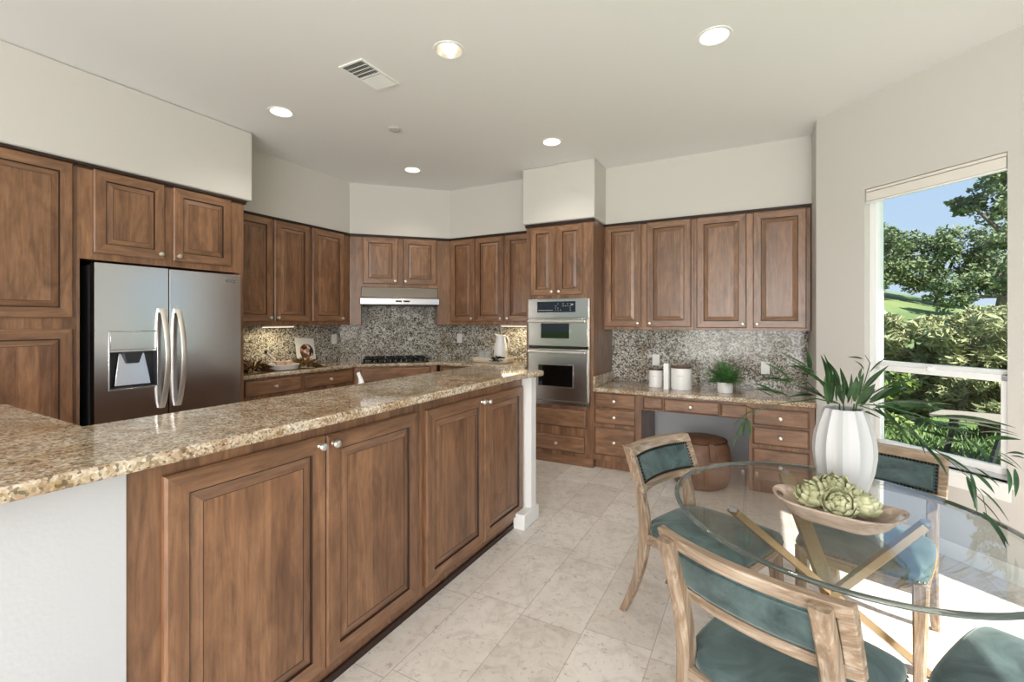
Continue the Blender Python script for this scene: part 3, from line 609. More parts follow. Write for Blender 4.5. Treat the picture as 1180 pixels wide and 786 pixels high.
# ------------------------------------------------------------------ dining chairs (local: faces +Y)
def bent(mb, x0, x1, z0, z1, th, cy, off=0., n=14, m=0):
    rs = []
    for i in range(n+1):
        x = x0+(x1-x0)*i/n
        rs.append([(x, cy(x, z0)+off-th/2, z0), (x, cy(x, z0)+off+th/2, z0), (x, cy(x, z1)+off+th/2, z1), (x, cy(x, z1)+off-th/2, z1)])
    return mb.rings(rs, m)
def make_chair(label):
    t = thing('dining_chair', label, 'chair', (0, 0, 0), 0, 'dining chairs')
    lean = lambda z: -.215-.02*max(0, z-.44)-.62*max(0, z-.50)**1.7
    cy = lambda x, z: lean(z)-.045*(1-(x/.235)**2)+.05
    for s in (-1, 1):
        sl = []
        for k in range(19):
            z = .815*k/18
            if z < .44: y = -.205-.13*((.44-z)/.44)**1.8; hx, hy = .015+.006*z/.44, .016+.010*z/.44
            else: y = lean(z)+.012; hx, hy = .021, .026-.008*(z-.44)/.38
            sl.append((s*.188, y-(.012 if z > .6 else .012*max(0, (z-.44)/.16)), z, hx, hy))
        MB().loft(sl, 0, .3).obj('back_post', OAK, t, smooth=40)
        sl = []
        for k in range(11):
            z = .425*k/10; y = .205+.055*((.425-z)/.425)**1.8; sl.append((s*.198, y, z, .016+.009*z/.425, .016+.012*z/.425))
        MB().loft(sl, 0, .3).obj('leg', OAK, t, smooth=40)
    zt = .825
    bk = MB()
    bent(bk, -.238, .238, .785, zt, .034, cy); bent(bk, -.238, .238, .628, .663, .030, cy)
    bent(bk, -.238, -.205, .663, .785, .030, cy, n=3); bent(bk, .205, .238, .663, .785, .030, cy, n=3)
    back = bk.obj('back_frame', OAKH, t, .004, smooth=35)
    pd = MB(); bent(pd, -.205, .205, .663, .785, .02, cy, .0); bent(pd, -.19, .19, .672, .776, .034, cy, 0.); pd.obj('back_pad', VELVET, t, .006, smooth=40)
    nl = MB()
    def nail(x, y, z, r=.0062, mat=0):
        nl.add([(x-r, y, z), (x+r, y, z), (x, y-r, z), (x, y+r, z), (x, y, z-r), (x, y, z+r)], [(0, 2, 5), (2, 1, 5), (1, 3, 5), (3, 0, 5), (2, 0, 4), (1, 2, 4), (3, 1, 4), (0, 3, 4)], mat)
    n = 30
    for i in range(n+1):
        x = -.20+.40*i/n
        for z in (.668, .781): nail(x, cy(x, z)+.0165, z)
    for j in range(1, 8):
        z = .668+.113*j/8
        for x in (-.20, .20): nail(x, cy(x, z)+.0165, z)
    # seat
    out = [(-.155, -.222), (.155, -.222), (.165, -.18), (.212, -.168), (.228, .215), (.20, .243), (.10, .252), (-.10, .252), (-.20, .243), (-.228, .215), (-.212, -.168), (-.165, -.18)]
    fr = [(-.20, -.228), (.20, -.228), (.222, .225), (.10, .240), (-.10, .240), (-.222, .225)]
    MB().prism(fr, .382, .432).obj('seat_frame', OAKH, t, .006, smooth=35)
    def sub(poly, times=2):
        for _ in range(times):
            q = []
            for i, p in enumerate(poly):
                r = poly[(i+1) % len(poly)]; q += [(p[0]*.75+r[0]*.25, p[1]*.75+r[1]*.25), (p[0]*.25+r[0]*.75, p[1]*.25+r[1]*.75)]
            poly = q
        return poly
    P = sub(out); cs = MB(); rs = []
    for k, z in ((.985, .432), (1.0, .440), (1.0, .456), (.975, .470), (.92, .479), (.8, .486), (.6, .492), (.35, .495), (.12, .496)):
        rs.append([(x*k, y*k+.01*(1-k), z) for x, y in P])
    cs.rings(rs); cs.obj('seat_cushion', VELVET, t, smooth=60)
    per = [Vector((*p, 0)) for p in P]; acc = 0.
    for i in range(len(per)):
        a, b = per[i], per[(i+1) % len(per)]; L = (b-a).length; d = acc
        while d < L:
            q = a+(b-a)*(d/L)
            if q.y > -.20: nail(q.x*1.005, q.y*1.005, .441, .005, 1)
            d += .0165
        acc = d-L
    nl.obj('nailhead_trim', [NAIL, NAILG], t, smooth=60)['kind'] = 'stuff'
    return t
def face(dx, dy): return math.atan2(-dx, dy)
chA = make_chair('teal velvet dining chair left of the glass table, facing the window side')
dup(chA, (.075, 1.525, 0), face(.417, .91), 'teal velvet dining chair nearest the camera, its back rail towards us')
dup(chA, (.435, 2.535, 0), face(-.345, -.94), 'teal velvet dining chair between the glass table and the window, behind the vase')
dup(chA, (.715, 1.665, 0), face(-.86, .51), 'teal velvet dining chair at the right edge, only its sunlit seat in view')
chA.location = (-.20, 2.285, 0); chA.rotation_euler = (0, 0, face(.907, -.42))
# ------------------------------------------------------------------ vase and branches
VX, VY = .297, 2.175
t = thing('ribbed_vase', 'tall white ribbed vase holding green branches on the glass table', 'vase', (VX, VY, TZ))
prof = [(.056, 0), (.062, .006), (.080, .05), (.096, .11), (.1035, .165), (.104, .195), (.099, .245), (.087, .29), (.073, .33), (.067, .345)]
def ring(r, z, N=120, k=12):
    L = []
    for i in range(N):
        a = 2*PI*i/N; ph = (a*k/(2*PI)) % 1; rr = r*(1-.085*math.sin(PI*ph)); L.append((rr*math.cos(a+.35), rr*math.sin(a+.35), z))
    return L
rs = [ring(r, z) for r, z in prof]+[ring(r-.006, z) for r, z in prof[::-1][:6]]
MB().rings(rs).obj('body', VASE, t, smooth=25)
def leaf_at(mb, p, q, wd, rnd):
    p = Vector(p); q = Vector(q); d = q-p; L = d.length; side = d.cross(Vector((0, 0, 1)))
    if side.length < .2*L: side = d.cross(Vector((-.45, .9, .15)))
    side.normalize(); side = (Matrix.Rotation(rnd.uniform(-.7, .7), 3, d.normalized()) @ side); nrm = side.cross(d).normalized()
    if nrm.z < 0: nrm = -nrm
    N = 9; vs = []; cv = rnd.uniform(.02, .07)*L
    for i in range(N):
        s = i/(N-1); c = p+d*s+nrm*(cv*math.sin(PI*s)); ww = wd*math.sin(PI*min(1, s*.93+.05))**.8*(1-.45*s)*1.2
        if i == N-1: ww = .0006
        vs += [tuple(c-side*ww+nrm*ww*.35), tuple(c), tuple(c+side*ww+nrm*ww*.35)]
    fs = []
    for i in range(N-1):
        a = i*3; fs += [(a, a+1, a+4, a+3), (a+1, a+2, a+5, a+4)]
    mb.add(vs, fs)
def branch(label, stem, leaves, width=.0098, extra=0):
    rnd = random.Random(label); t = thing('leafy_branch', label, 'branch', (0, 0, 0), 0, 'green branches in the vase')
    st = [(VX+rnd.uniform(-.02, .02), VY+rnd.uniform(-.02, .02), TZ+.03)]+[tuple(s) for s in stem]
    sm = []
    for i in range(len(st)-1):
        for k in range(4): sm.append(Vector(st[i]).lerp(Vector(st[i+1]), k/4))
    sm.append(Vector(st[-1])); n = len(sm)
    MB().tube(sm, [.0030*(1-.75*i/n) for i in range(n)], 6).obj('stem', LEAF, t, smooth=60)
    m = MB()
    more = [tuple(c+rnd.uniform(-.022, .022) for c in l) for l in leaves for _ in range(extra)]
    for l in list(leaves)+more: leaf_at(m, l[:3], l[3:], width*rnd.uniform(.8, 1.2)*(.6+((Vector(l[3:])-Vector(l[:3])).length/.14)*.45), rnd)
    m.obj('foliage', LEAF, t, smooth=60); return t
LABELS = {'center': 'upright leafy branch rising from the mouth of the vase', 'spray': 'thin upright sprig with small leaves at the vase, in front of the window frame',
          'left': 'leafy branch arching left from the vase over the desk counter', 'drop': 'low leafy branch from the vase hanging before the desk drawers',
          'long': 'long leafy branch reaching right from the vase across the lower window', 'droop': 'drooping leafy branch falling right of the vase past the window sill'}
for key, stem, leaves in [
('center', [(0.299, 2.202, 1.097), (0.304, 2.204, 1.165), (0.299, 2.202, 1.196)],
  [(0.257, 2.168, 1.156, 0.227, 2.132, 1.297), (0.282, 2.132, 1.157, 0.248, 2.128, 1.257), (0.242, 2.112, 1.117, 0.247, 2.234, 1.243), (0.367, 2.257, 1.142, 0.46, 2.309, 1.247), (0.385, 2.315, 1.108, 0.55, 2.365, 1.204), (0.38, 2.187, 1.112, 0.535, 2.386, 1.158), (0.322, 2.126, 1.121, 0.352, 2.273, 1.202), (0.325, 2.29, 1.091, 0.339, 2.301, 1.209), (0.286, 2.264, 1.097, 0.294, 2.263, 1.2), (0.314, 2.312, 1.081, 0.271, 2.215, 1.22), (0.343, 2.323, 1.082, 0.39, 2.344, 1.197), (0.34, 2.192, 1.102, 0.424, 2.341, 1.167), (0.247, 2.09, 1.116, 0.225, 2.237, 1.118)]),
('spray', [(0.345, 2.226, 1.097), (0.373, 2.241, 1.186), (0.391, 2.251, 1.259), (0.373, 2.241, 1.29)],
  [(0.399, 2.296, 1.218, 0.458, 2.3, 1.284), (0.357, 2.194, 1.277, 0.305, 2.154, 1.285), (0.372, 2.262, 1.231, 0.342, 2.263, 1.266), (0.353, 2.213, 1.193, 0.36, 2.217, 1.242)]),
('left', [(0.286, 2.2, 1.097), (0.229, 2.192, 1.125), (0.166, 2.182, 1.191), (0.11, 2.173, 1.178), (0.035, 2.16, 1.207)],
  [(0.248, 2.165, 1.166, 0.152, 2.172, 1.228), (0.228, 2.185, 1.126, 0.113, 2.143, 1.171), (0.21, 2.174, 1.22, 0.129, 2.181, 1.237), (0.2, 2.214, 1.205, 0.156, 2.175, 1.287), (0.243, 2.202, 1.161, 0.164, 2.158, 1.22), (0.121, 2.19, 1.182, 0.025, 2.162, 1.25), (0.112, 2.2, 1.175, -0.014, 2.21, 1.177), (0.11, 2.174, 1.118, -0.009, 2.187, 1.135), (0.201, 2.174, 1.204, 0.09, 2.127, 1.282), (0.166, 2.189, 1.211, 0.086, 2.144, 1.254), (0.058, 2.144, 1.113, -0.013, 2.125, 1.148), (0.12, 2.182, 1.177, 0.054, 2.148, 1.182), (0.208, 2.156, 1.128, 0.119, 2.168, 1.13), (0.236, 2.179, 1.117, 0.144, 2.198, 1.155)]),
('drop', [(0.286, 2.2, 1.097), (0.211, 2.189, 1.113), (0.101, 2.172, 1.091), (0.035, 2.16, 1.071), (-0.038, 2.148, 1.019), (-0.053, 2.145, 0.982)],
  [(0.001, 2.182, 1.048, 0.093, 2.189, 1.085), (0.001, 2.152, 1.058, -0.072, 2.14, 1.009), (-0.038, 2.157, 1.02, -0.053, 2.161, 0.923), (-0.043, 2.151, 1.01, -0.088, 2.15, 0.89), (-0.038, 2.177, 1.011, -0.028, 2.18, 0.931), (-0.004, 2.149, 1.047, -0.073, 2.151, 1.079), (-0.047, 2.128, 1.028, -0.086, 2.108, 0.986)]),
('long', [(0.337, 2.176, 1.105), (0.425, 2.171, 1.106), (0.529, 2.162, 1.078), (0.598, 2.152, 1.051), (0.65, 2.143, 1.022), (0.7, 2.132, 0.99), (0.747, 2.12, 0.951)],
  [(0.408, 2.209, 1.105, 0.619, 2.191, 1.123), (0.448, 2.132, 1.082, 0.57, 2.126, 1.053), (0.518, 2.177, 1.023, 0.638, 2.148, 0.996), (0.558, 2.175, 1.078, 0.766, 2.156, 1.064), (0.557, 2.119, 0.998, 0.628, 2.068, 1.011), (0.525, 2.176, 1.072, 0.581, 2.207, 1.028), (0.586, 2.133, 1.054, 0.643, 2.119, 1.022), (0.646, 2.152, 1.015, 0.692, 2.126, 0.941), (0.681, 2.125, 1.025, 0.754, 2.088, 1.038), (0.703, 2.12, 0.989, 0.769, 2.11, 0.931), (0.759, 2.145, 0.928, 0.753, 2.122, 0.841), (0.652, 2.116, 0.925, 0.707, 2.097, 0.873), (0.747, 2.138, 0.972, 0.766, 2.096, 0.976), (0.43, 2.197, 1.099, 0.52, 2.185, 1.06)]),
('droop', [(0.329, 2.176, 1.104), (0.394, 2.173, 1.085), (0.47, 2.168, 1.034), (0.529, 2.162, 0.989), (0.598, 2.152, 0.93), (0.644, 2.144, 0.883), (0.679, 2.137, 0.828), (0.691, 2.134, 0.741)],
  [(0.33, 2.18, 1.083, 0.403, 2.139, 1.062), (0.424, 2.165, 1.074, 0.496, 2.165, 0.965), (0.473, 2.178, 1.032, 0.537, 2.136, 0.963), (0.531, 2.172, 0.982, 0.597, 2.16, 0.871), (0.587, 2.137, 0.941, 0.649, 2.115, 0.884), (0.647, 2.167, 0.877, 0.661, 2.123, 0.771), (0.674, 2.144, 0.847, 0.747, 2.148, 0.747), (0.683, 2.119, 0.763, 0.719, 2.085, 0.675), (0.383, 2.16, 1.096, 0.45, 2.143, 1.037)]),
]: branch(LABELS[key], stem, leaves, extra=0 if key in ('spray', 'drop') else 1)
# ------------------------------------------------------------------ dough bowl with artichokes
bw = thing('dough_bowl', 'long bleached wooden bowl with handle holes on the glass table', 'bowl', (.232, 1.862, TZ), math.radians(-14))
def bowl():
    mb = MB(); N = 48
    def ringb(lx, wy, z, lip=0.):
        L = []
        for i in range(N):
            a = 2*PI*i/N; c, s = math.cos(a), math.sin(a)
            x = lx*math.copysign(abs(c)**.85, c); y = wy*math.copysign(abs(s)**1.0, s)
            L.append((x, y, z+lip*abs(c)**3+.0035*math.sin(3*a+.6)))
        return L
    rs = [ringb(.07, .045, .004), ringb(.11, .070, .012), ringb(.145, .096, .034), ringb(.168, .112, .056, .008), ringb(.186, .117, .066, .014), ringb(.187, .112, .071, .014),
          ringb(.178, .104, .068, .013), ringb(.150, .092, .050, .004), ringb(.115, .070, .030), ringb(.07, .042, .019), ringb(.02, .01, .017)]
    mb.rings(rs); return mb
bo = bowl().obj('body', DOUGH, bw, smooth=60)
for s in (-1, 1):
    cx_ = s*.166
    hm = MB().lathe([(1, 0), (1, 1)], 28); hm.v = [(cx_+.011*x, .024*y, .02+z*.1) for x, y, z in hm.v]
    cobj = hm.obj('cutter', [], None, smooth=0); cobj.location = bw.location; cobj.rotation_euler = bw.rotation_euler
    md = bo.modifiers.new('cut', 'BOOLEAN'); md.object = cobj; md.operation = 'DIFFERENCE'; md.solver = 'EXACT'
bpy.context.view_layer.update()
me = bpy.data.meshes.new_from_object(bo.evaluated_get(bpy.context.evaluated_depsgraph_get()))
cs = [m.object for m in bo.modifiers]; bo.modifiers.clear(); bo.data = me
for c in cs: bpy.data.objects.remove(c)
def artichoke(label, loc, direction, R):
    t = thing('artichoke', label, 'artichoke', loc, 0, 'artichokes in the wooden bowl')
    rot = Vector(direction).to_track_quat('Z', 'Y').to_matrix().to_4x4(); rnd = random.Random(label)
    core = MB().lathe([(.25*R, -.8*R), (.8*R, -.5*R), (.88*R, 0), (.62*R, .5*R), (.15*R, .78*R)], 16); core.xf(rot).obj('heart', ART, t, smooth=60)
    mb = MB()
    for row, (z0, r0, tilt, ln, n) in enumerate(((-.62, .66, 1.0, .95, 6), (-.42, .84, 1.2, 1.02, 7), (-.06, .86, 1.45, .98, 7), (.22, .72, 1.75, .82, 6), (.46, .46, 2.05, .62, 5))):
        for k in range(n):
            a = 2*PI*(k+.5*(row % 2))/n+rnd.uniform(-.08, .08); tl = tilt+rnd.uniform(-.1, .1); L = ln*R; W = .50*R*(1.12-.09*row)
            u = Vector((math.cos(a), math.sin(a), 0)); sd = Vector((-math.sin(a), math.cos(a), 0)); up = Vector((0, 0, 1)); b = u*r0*R+up*z0*R
            d = (u*math.cos(tl)+up*math.sin(tl)); nn = (u*math.sin(tl)-up*math.cos(tl)); S = 5
            for i in range(S+1):
                s = i/S; ww = W*(math.sin(PI*(.25+.72*s)) if s < 1 else .06); c = b+d*L*s+nn*(.16*R*math.sin(PI*s*.8)-.05*R); th = .05*R
                for x in (-1, -.5, 0, .5, 1): mb.v.append(tuple(c+sd*ww*x-nn*(abs(x)**2)*W*.38))
                for x in (1, .5, 0, -.5, -1): mb.v.append(tuple(c+sd*ww*x*.9-nn*((abs(x)**2)*W*.38+th)))
            o = len(mb.v)-10*(S+1)
            for i in range(S):
                for j in range(10):
                    j2 = (j+1) % 10; mb.f.append((o+i*10+j, o+i*10+j2, o+(i+1)*10+j2, o+(i+1)*10+j)); mb.m.append(0)
            mb.f.append(tuple(o+S*10+j for j in range(10))); mb.m.append(1)
    mb.xf(rot).obj('bracts', [ART, ARTT], t, smooth=60)
    MB().lathe([(.2*R, -1.0*R), (.22*R, -.7*R)], 10).xf(rot).obj('stalk', ART, t)
    return t
artichoke('artichoke at the left end of the pile in the wooden bowl', (.170, 1.872, TZ+.084), (-.55, -.2, .7), .047)
artichoke('artichoke at the top back of the pile, against the vase', (.233, 1.915, TZ+.100), (-.15, -.35, .9), .048)
artichoke('artichoke at the front of the pile, its tip facing us', (.235, 1.818, TZ+.086), (-.05, -.8, .6), .045)
artichoke('artichoke at the right end of the pile in the wooden bowl', (.298, 1.858, TZ+.080), (.45, .1, .75), .046)
# ------------------------------------------------------------------ pouf
t = thing('leather_pouf', 'round brown leather pouf under the desk', 'pouf', (-.44, 4.33, 0))
MB().lathe([(.19, 0), (.215, .02), (.245, .12), (.25, .21), (.238, .31), (.215, .388), (.21, .392), (.19, .405), (.12, .415), (.002, .418)], 48).obj('body', LEATHER, t, smooth=50)
MB().lathe([(.212, .386), (.218, .392), (.216, .398), (.208, .398)], 48, cap0=False, cap1=False).obj('welt', LEATHD, t)
a = math.radians(-62); ca, sa = math.cos(a), math.sin(a)
rs = []
for r, z in ((.14, .418), (.20, .411), (.226, .40), (.236, .37), (.247, .32), (.254, .27), (.250, .262)):
    rs.append([(r*ca-sa*x, r*sa+ca*x, z) for x in (-.022, .022)]+[((r-.006)*ca-sa*x, (r-.006)*sa+ca*x, z-.002) for x in (.022, -.022)])
MB().rings(rs).obj('pull_tab', LEATHER, t, .002)
# ------------------------------------------------------------------ things on the desk
def canister(label, loc, r, h):
    t = thing('canister', label, 'canister', loc, 0, 'lidded canisters on the desk')
    MB().lathe([(r*.96, 0), (r, .004), (r, h-.004), (r*.97, h)], 40).obj('jar', WHITE, t)
    MB().lathe([(r*.9, h), (r*.9, h+.004), (r*1.03, h+.004), (r*1.04, h+.012), (r*1.0, h+.018), (.002, h+.019)], 40).obj('lid', LIDW, t)
    MB().box(-r*.3, r*.3, -r-.0005, -r*.95, h*.66, h*.675).obj('lettering', GREYP, t)
canister('smaller white canister with dark wooden lid on the desk, nearer the ovens', (-.875, 4.62, .785), .066, .165)
canister('larger white canister with dark wooden lid on the desk', (-.632, 4.57, .785), .093, .20)
bk = MB().box(-.022, .022, -.075, .075, 0, .245, 0)
t = thing('upright_book', 'slim white book standing on end between the two desk canisters', 'book', (-.755, 4.55, .785), 0)
MB().box(-.022, -.019, -.075, .075, 0, .245).box(.019, .022, -.075, .075, 0, .245).box(-.022, .022, -.078, -.074, 0, .245).obj('cover', WHITE, t, .001)
MB().box(-.019, .019, -.073, .07, .003, .241).obj('pages', SHADE, t)
t = thing('potted_fern', 'bushy green fern in a small white pot on the desk', 'potted plant', (-.255, 4.53, .785))
MB().lathe([(.058, 0), (.062, .004), (.068, .095), (.063, .095), (.06, .08), (.002, .08)], 32).obj('pot', WHITE, t)
m = MB(); rnd = random.Random(8)
for k in range(210):
    a = rnd.uniform(0, 2*PI); el = rnd.uniform(.15, 1.45); L = rnd.uniform(.14, .27)*(0.7+.5*math.sin(el)); p = Vector((rnd.uniform(-.035, .035), rnd.uniform(-.035, .035), .085))
    d = Vector((math.cos(a)*math.cos(el), math.sin(a)*math.cos(el)*.85, math.sin(el)))
    pts = [p+d*L*s+Vector((0, 0, -.05*L/.15*s*s)) for s in (0, .33, .66, 1)]
    m.tube(pts, [.0012, .001, .0008, .0004], 4)
    for s in range(2, 10):
        q = p+d*L*s/9+Vector((0, 0, -.05*L/.15*(s/9)**2))
        for sg in (-1, 1):
            sd = Vector((-math.sin(a), math.cos(a), 0))*sg; tp = q+(sd*.8+d*.6+Vector((0, 0, rnd.uniform(-.2, .3))))*.032*(1.15-s/12)
            wv = d*.0045; m.add([tuple(q-wv*.5), tuple((q+tp)/2-wv), tuple(tp), tuple((q+tp)/2+wv)], [(0, 1, 2, 3)])
m.obj('foliage', FERN, t)
# ------------------------------------------------------------------ things on the range counter
RZ = .955
t = thing('serving_tray', 'round woven tray with a cane handle on the left range counter', 'tray', (-4.13, 2.89, RZ))
MB().lathe([(.13, 0), (.165, .006), (.175, .05), (.165, .052), (.155, .014), (.002, .012)], 40).obj('tray_body', VASE, t)
m = MB().tube([(.06+.10*math.cos(a)*.3, -.17-.075*math.sin(a), .05+.055*math.cos(a)*.6-.01) for a in (2*PI*i/20 for i in range(21))], .008, 8); m.obj('handle', WHITE, t, smooth=60)
def block(label, loc, s):
    tag(MB().box(loc[0]-s, loc[0]+s, loc[1]-s, loc[1]+s, loc[2], loc[2]+2*s).obj('soap_block', flat('pink_soap', lin(206, 172, 152), .6), None, .008), label, 'soap', 'blocks in the tray')
block('pinkish block in the woven tray, nearer the fridge, with a brush leaning on it', (-4.10, 2.85, RZ+.0145), .035); block('pinkish block in the woven tray, farther from the fridge', (-4.13, 2.98, RZ+.0145), .032)
t = thing('wooden_brush', 'small wooden-handled brush leaning in the woven tray', 'brush', (0, 0, 0))
MB().tube([(-4.16, 2.86, RZ+.095), (-4.17, 2.78, RZ+.17)], .008, 8).obj('handle', WHITE, t); MB().lathe([(.012, 0), (.014, .03)], 10, (-4.172, 2.772, RZ+.16)).obj('bristles', LEATHD, t)
def tuft(name, label, loc, R, n, mat, seed, cat='dried grass', length=1.0, w=.004):
    m = MB(); rnd = random.Random(seed)
    for k in range(n):
        a = rnd.uniform(0, 2*PI); el = math.asin(rnd.uniform(0.02, .95)); d = Vector((math.cos(a)*math.cos(el), math.sin(a)*math.cos(el), math.sin(el)*.75)); p = Vector(loc)+Vector((0, 0, .006)); L = R*rnd.uniform(.6, 1)*length
        sd = d.cross(Vector((.3, .1, 1))).normalized()*w; q = p+d*L; q.z = max(q.z-.18*L, loc[2]+.004); md = (p+q)/2+Vector((0, 0, .15*L)); m.add([tuple(p-sd*.5), tuple(md-sd), tuple(q), tuple(md+sd), tuple(p+sd*.5)], [(0, 1, 2, 3, 4)])
    return tag(m.obj(name, mat), label, cat)
DRY = leafmat('dried_grass', lin(88, 66, 40), lin(168, 132, 80), .7, 30.)
tuft('dried_grass', 'dried grass bundle between the fridge panel and the tray', (-4.12, 2.62, RZ), .24, 220, DRY, 1)
tuft('dried_grass', 'dried grass bundle between the tray and the photo card', (-4.08, 3.15, RZ), .23, 240, DRY, 2)
t = thing('photo_card', 'white recipe card with a round food photo leaning on the backsplash', 'card', (-4.335, 3.36, RZ+.001), H90); t.rotation_euler = (math.radians(-15), math.radians(4), H90)
MB().box(-.118, .118, -.003, .003, 0, .295).obj('sheet', WHITE, t)
m = MB(); m.lathe([(.085, 0), (.085, .0012)], 40, (0.01, -.003, .145), 'y')
FOOD = NT('food_photo_print'); v_ = FOOD.coords(rnd=False); FOOD.bsdf(Roughness=.4)
vo = FOOD.n('TexVoronoi'); vo.inputs['Scale'].default_value = 26; FOOD.l(v_, vo.inputs['Vector']); spx = FOOD.n('SeparateColor'); FOOD.l(vo.outputs['Color'], spx.inputs[0])
FOOD.l(FOOD.ramp(spx.outputs[0], [(0, lin(46, 38, 38)), (.3, lin(120, 72, 52)), (.5, lin(198, 150, 130)), (.75, lin(236, 226, 216))], 'CONSTANT'), FOOD.b.inputs['Base Color'])
m.obj('printed_photo', FOOD.m, t)
t = thing('wooden_tray', 'pale wooden tray under the white pitcher by the ovens', 'tray', (-2.70, 4.58, RZ))
pr = [(-.235, -.10), (.235, -.10), (.235, .10), (-.235, .10)]
P8 = rounded(pr, .06, {0, 1, 2, 3}); R = lambda k, z: [(x*k, y*k, z) for x, y in P8]
MB().rings([R(.92, 0), R(1, .008), R(1.03, .052), R(.99, .054), R(.95, .016), R(.3, .014)]).obj('tray_body', flat('pale_wood', lin(226, 214, 194), .55), t, smooth=45)
t = thing('pitcher', 'tall white pitcher on the pale tray by the ovens', 'pitcher', (-2.62, 4.62, RZ+.0152))
MB().lathe([(.065, 0), (.078, .01), (.082, .08), (.07, .18), (.052, .26), (.055, .30), (.049, .30), (.045, .26), (.06, .18), (.002, .10)], 36).obj('body', WHITE, t, smooth=50)
MB().tube([(.045, 0, .285), (.085, 0, .28), (.108, 0, .23), (.105, 0, .15), (.072, 0, .10)], .009, 8).obj('handle', WHITE, t, smooth=60)
MB().rings([[(-.05, -.025, .30), (-.05, .025, .30), (-.045, 0, .265)], [(-.085, -.004, .312), (-.085, .004, .312), (-.08, 0, .30)]]).obj('spout', WHITE, t, smooth=60)
for i, (x, lb) in enumerate(((-2.86, 'left clear glass tumbler on the pale tray'), (-2.775, 'right clear glass tumbler on the pale tray, next to the pitcher'))):
    t = thing('glass_tumbler', lb, 'glass', (x, 4.58, RZ+.0152), 0, 'tumblers on the pale tray')
    MB().lathe([(.030, 0), (.034, .004), (.037, .115), (.035, .115), (.031, .012), (.002, .010)], 28).obj('wall', CUPG, t)
    MB().lathe([(.0375, .108), (.0378, .116), (.0345, .116)], 28, cap0=False, cap1=False).obj('rim', GREYP, t)
tuft('succulent', 'dark green spiky succulent in front of the white pitcher', (-2.60, 4.515, RZ+.016), .12, 110, leafmat('dark_succulent', lin(16, 26, 22), lin(44, 66, 54), .4, 20.), 5, 'succulent', 1.1, .010)
# ------------------------------------------------------------------ the yard beyond the window
struct('ground_yard', MB().box(-30, 60, 5.1, 70, -.45, -.18).box(1.9, 60, -20, 5.1, -.45, -.18).box(-40, 60, -60, -4.7, -.45, -.18), GRASS)
def clump(mb, c, rad, n, size, rnd, long=1.6, shell=.55):
    c = Vector(c)
    for _ in range(n):
        d = Vector((rnd.gauss(0, 1), rnd.gauss(0, 1), rnd.gauss(0, 1))).normalized(); r = shell+(1-shell)*rnd.random()
        p = c+Vector((d.x*rad[0], d.y*rad[1], d.z*rad[2]))*r
        a = Vector((rnd.gauss(0, 1), rnd.gauss(0, 1), rnd.gauss(0, .7))).normalized(); b = a.cross(Vector((rnd.gauss(0, 1), rnd.gauss(0, 1), rnd.gauss(0, 1)))).normalized(); s = size*rnd.uniform(.6, 1.3)
        mb.add([tuple(p-a*s*long), tuple(p-b*s*.5), tuple(p+a*s*long), tuple(p+b*s*.5)], [(0, 1, 2, 3)])
def tree(label, base, h, puffs, n, size, seed, cat='tree', name='oak_tree', mat=OAKLEAF, trunk=.22, long=1.1, sub=26):
    rnd = random.Random(seed); t = thing(name, label, cat, base, 0, 'trees and bushes beyond the window')
    m = MB()
    for px, py, pz, r in puffs:
        for k in range(sub):
            d = Vector((rnd.gauss(0, 1), rnd.gauss(0, 1), rnd.gauss(0, .8))).normalized(); q = rnd.uniform(.45, 1)
            c = (px+d.x*r*q, py+d.y*r*q, pz+d.z*r*.75*q); rr = r*rnd.uniform(.22, .42)
            clump(m, c, (rr, rr, rr*.7), int(n/sub/len(puffs)), size, rnd, long)
    m.obj('foliage', mat, t, smooth=0)
    tr = MB(); tr.tube([(0, 0, -.3), (.05*h, 0, h*.35), (0, 0, h*.7)], [trunk, trunk*.75, trunk*.4], 8)
    for px, py, pz, r in puffs: tr.tube([(.03*h, 0, h*.3), (px*.6, py*.6, pz*.8), (px, py, pz+.2*r)], [trunk*.5, trunk*.3, trunk*.1], 6)
    tr.obj('trunk', BARK, t, smooth=60); return t
def polar(deg, D): a = math.radians(deg); return (math.sin(a)*D, math.cos(a)*D)
# hill
hm = MB(); N = 40; rs = []
for i in range(N+1):
    dg_ = -14+52*i/N; a = math.radians(dg_); hh = 1.9+3.0/(1+math.exp((dg_-13)*.28)); L = []
    for D_, k in ((17, 0), (23, .3), (30, .62), (38, .9), (46, 1.0), (52, .9)): L.append((math.sin(a)*D_, math.cos(a)*D_, -.3 if k == 0 else hh*k))
    rs.append(L)
hm.rings(rs, 0, False, False); hm.f = [f for f in hm.f if not (f[0] % 6 == 5)]; hm.m = [0]*len(hm.f)
struct('hill', hm, HILL, smooth=60)
x, y = polar(14.6, 34); tree('broad green oak in the middle of the window view, below the sky', (x, y, 1.9), 4, [(-2.2, 0, 2.4, 1.5), (-.6, .3, 3.4, 1.6), (1.2, 0, 3.5, 1.7), (2.6, .2, 2.2, 1.5), (0, -.4, 2.0, 1.6)], 16000, .10, 11)
x, y = polar(10.2, 31); tree('green oak at the left of the window view, above the hillside', (x, y, 2.3), 4, [(-1.4, 0, 2.6, 1.5), (.2, 0, 3.5, 1.2), (1.0, .2, 2.2, 1.2), (-.3, 0, 1.5, 1.2)], 9000, .10, 12)
x, y = polar(18.6, 29); tree('dark oak low at the right of the window view', (x, y, 1.8), 2.5, [(0, 0, 1.3, 1.3), (1.4, 0, 1.8, 1.3), (-1.5, .2, .9, 1.0)], 7000, .09, 13)
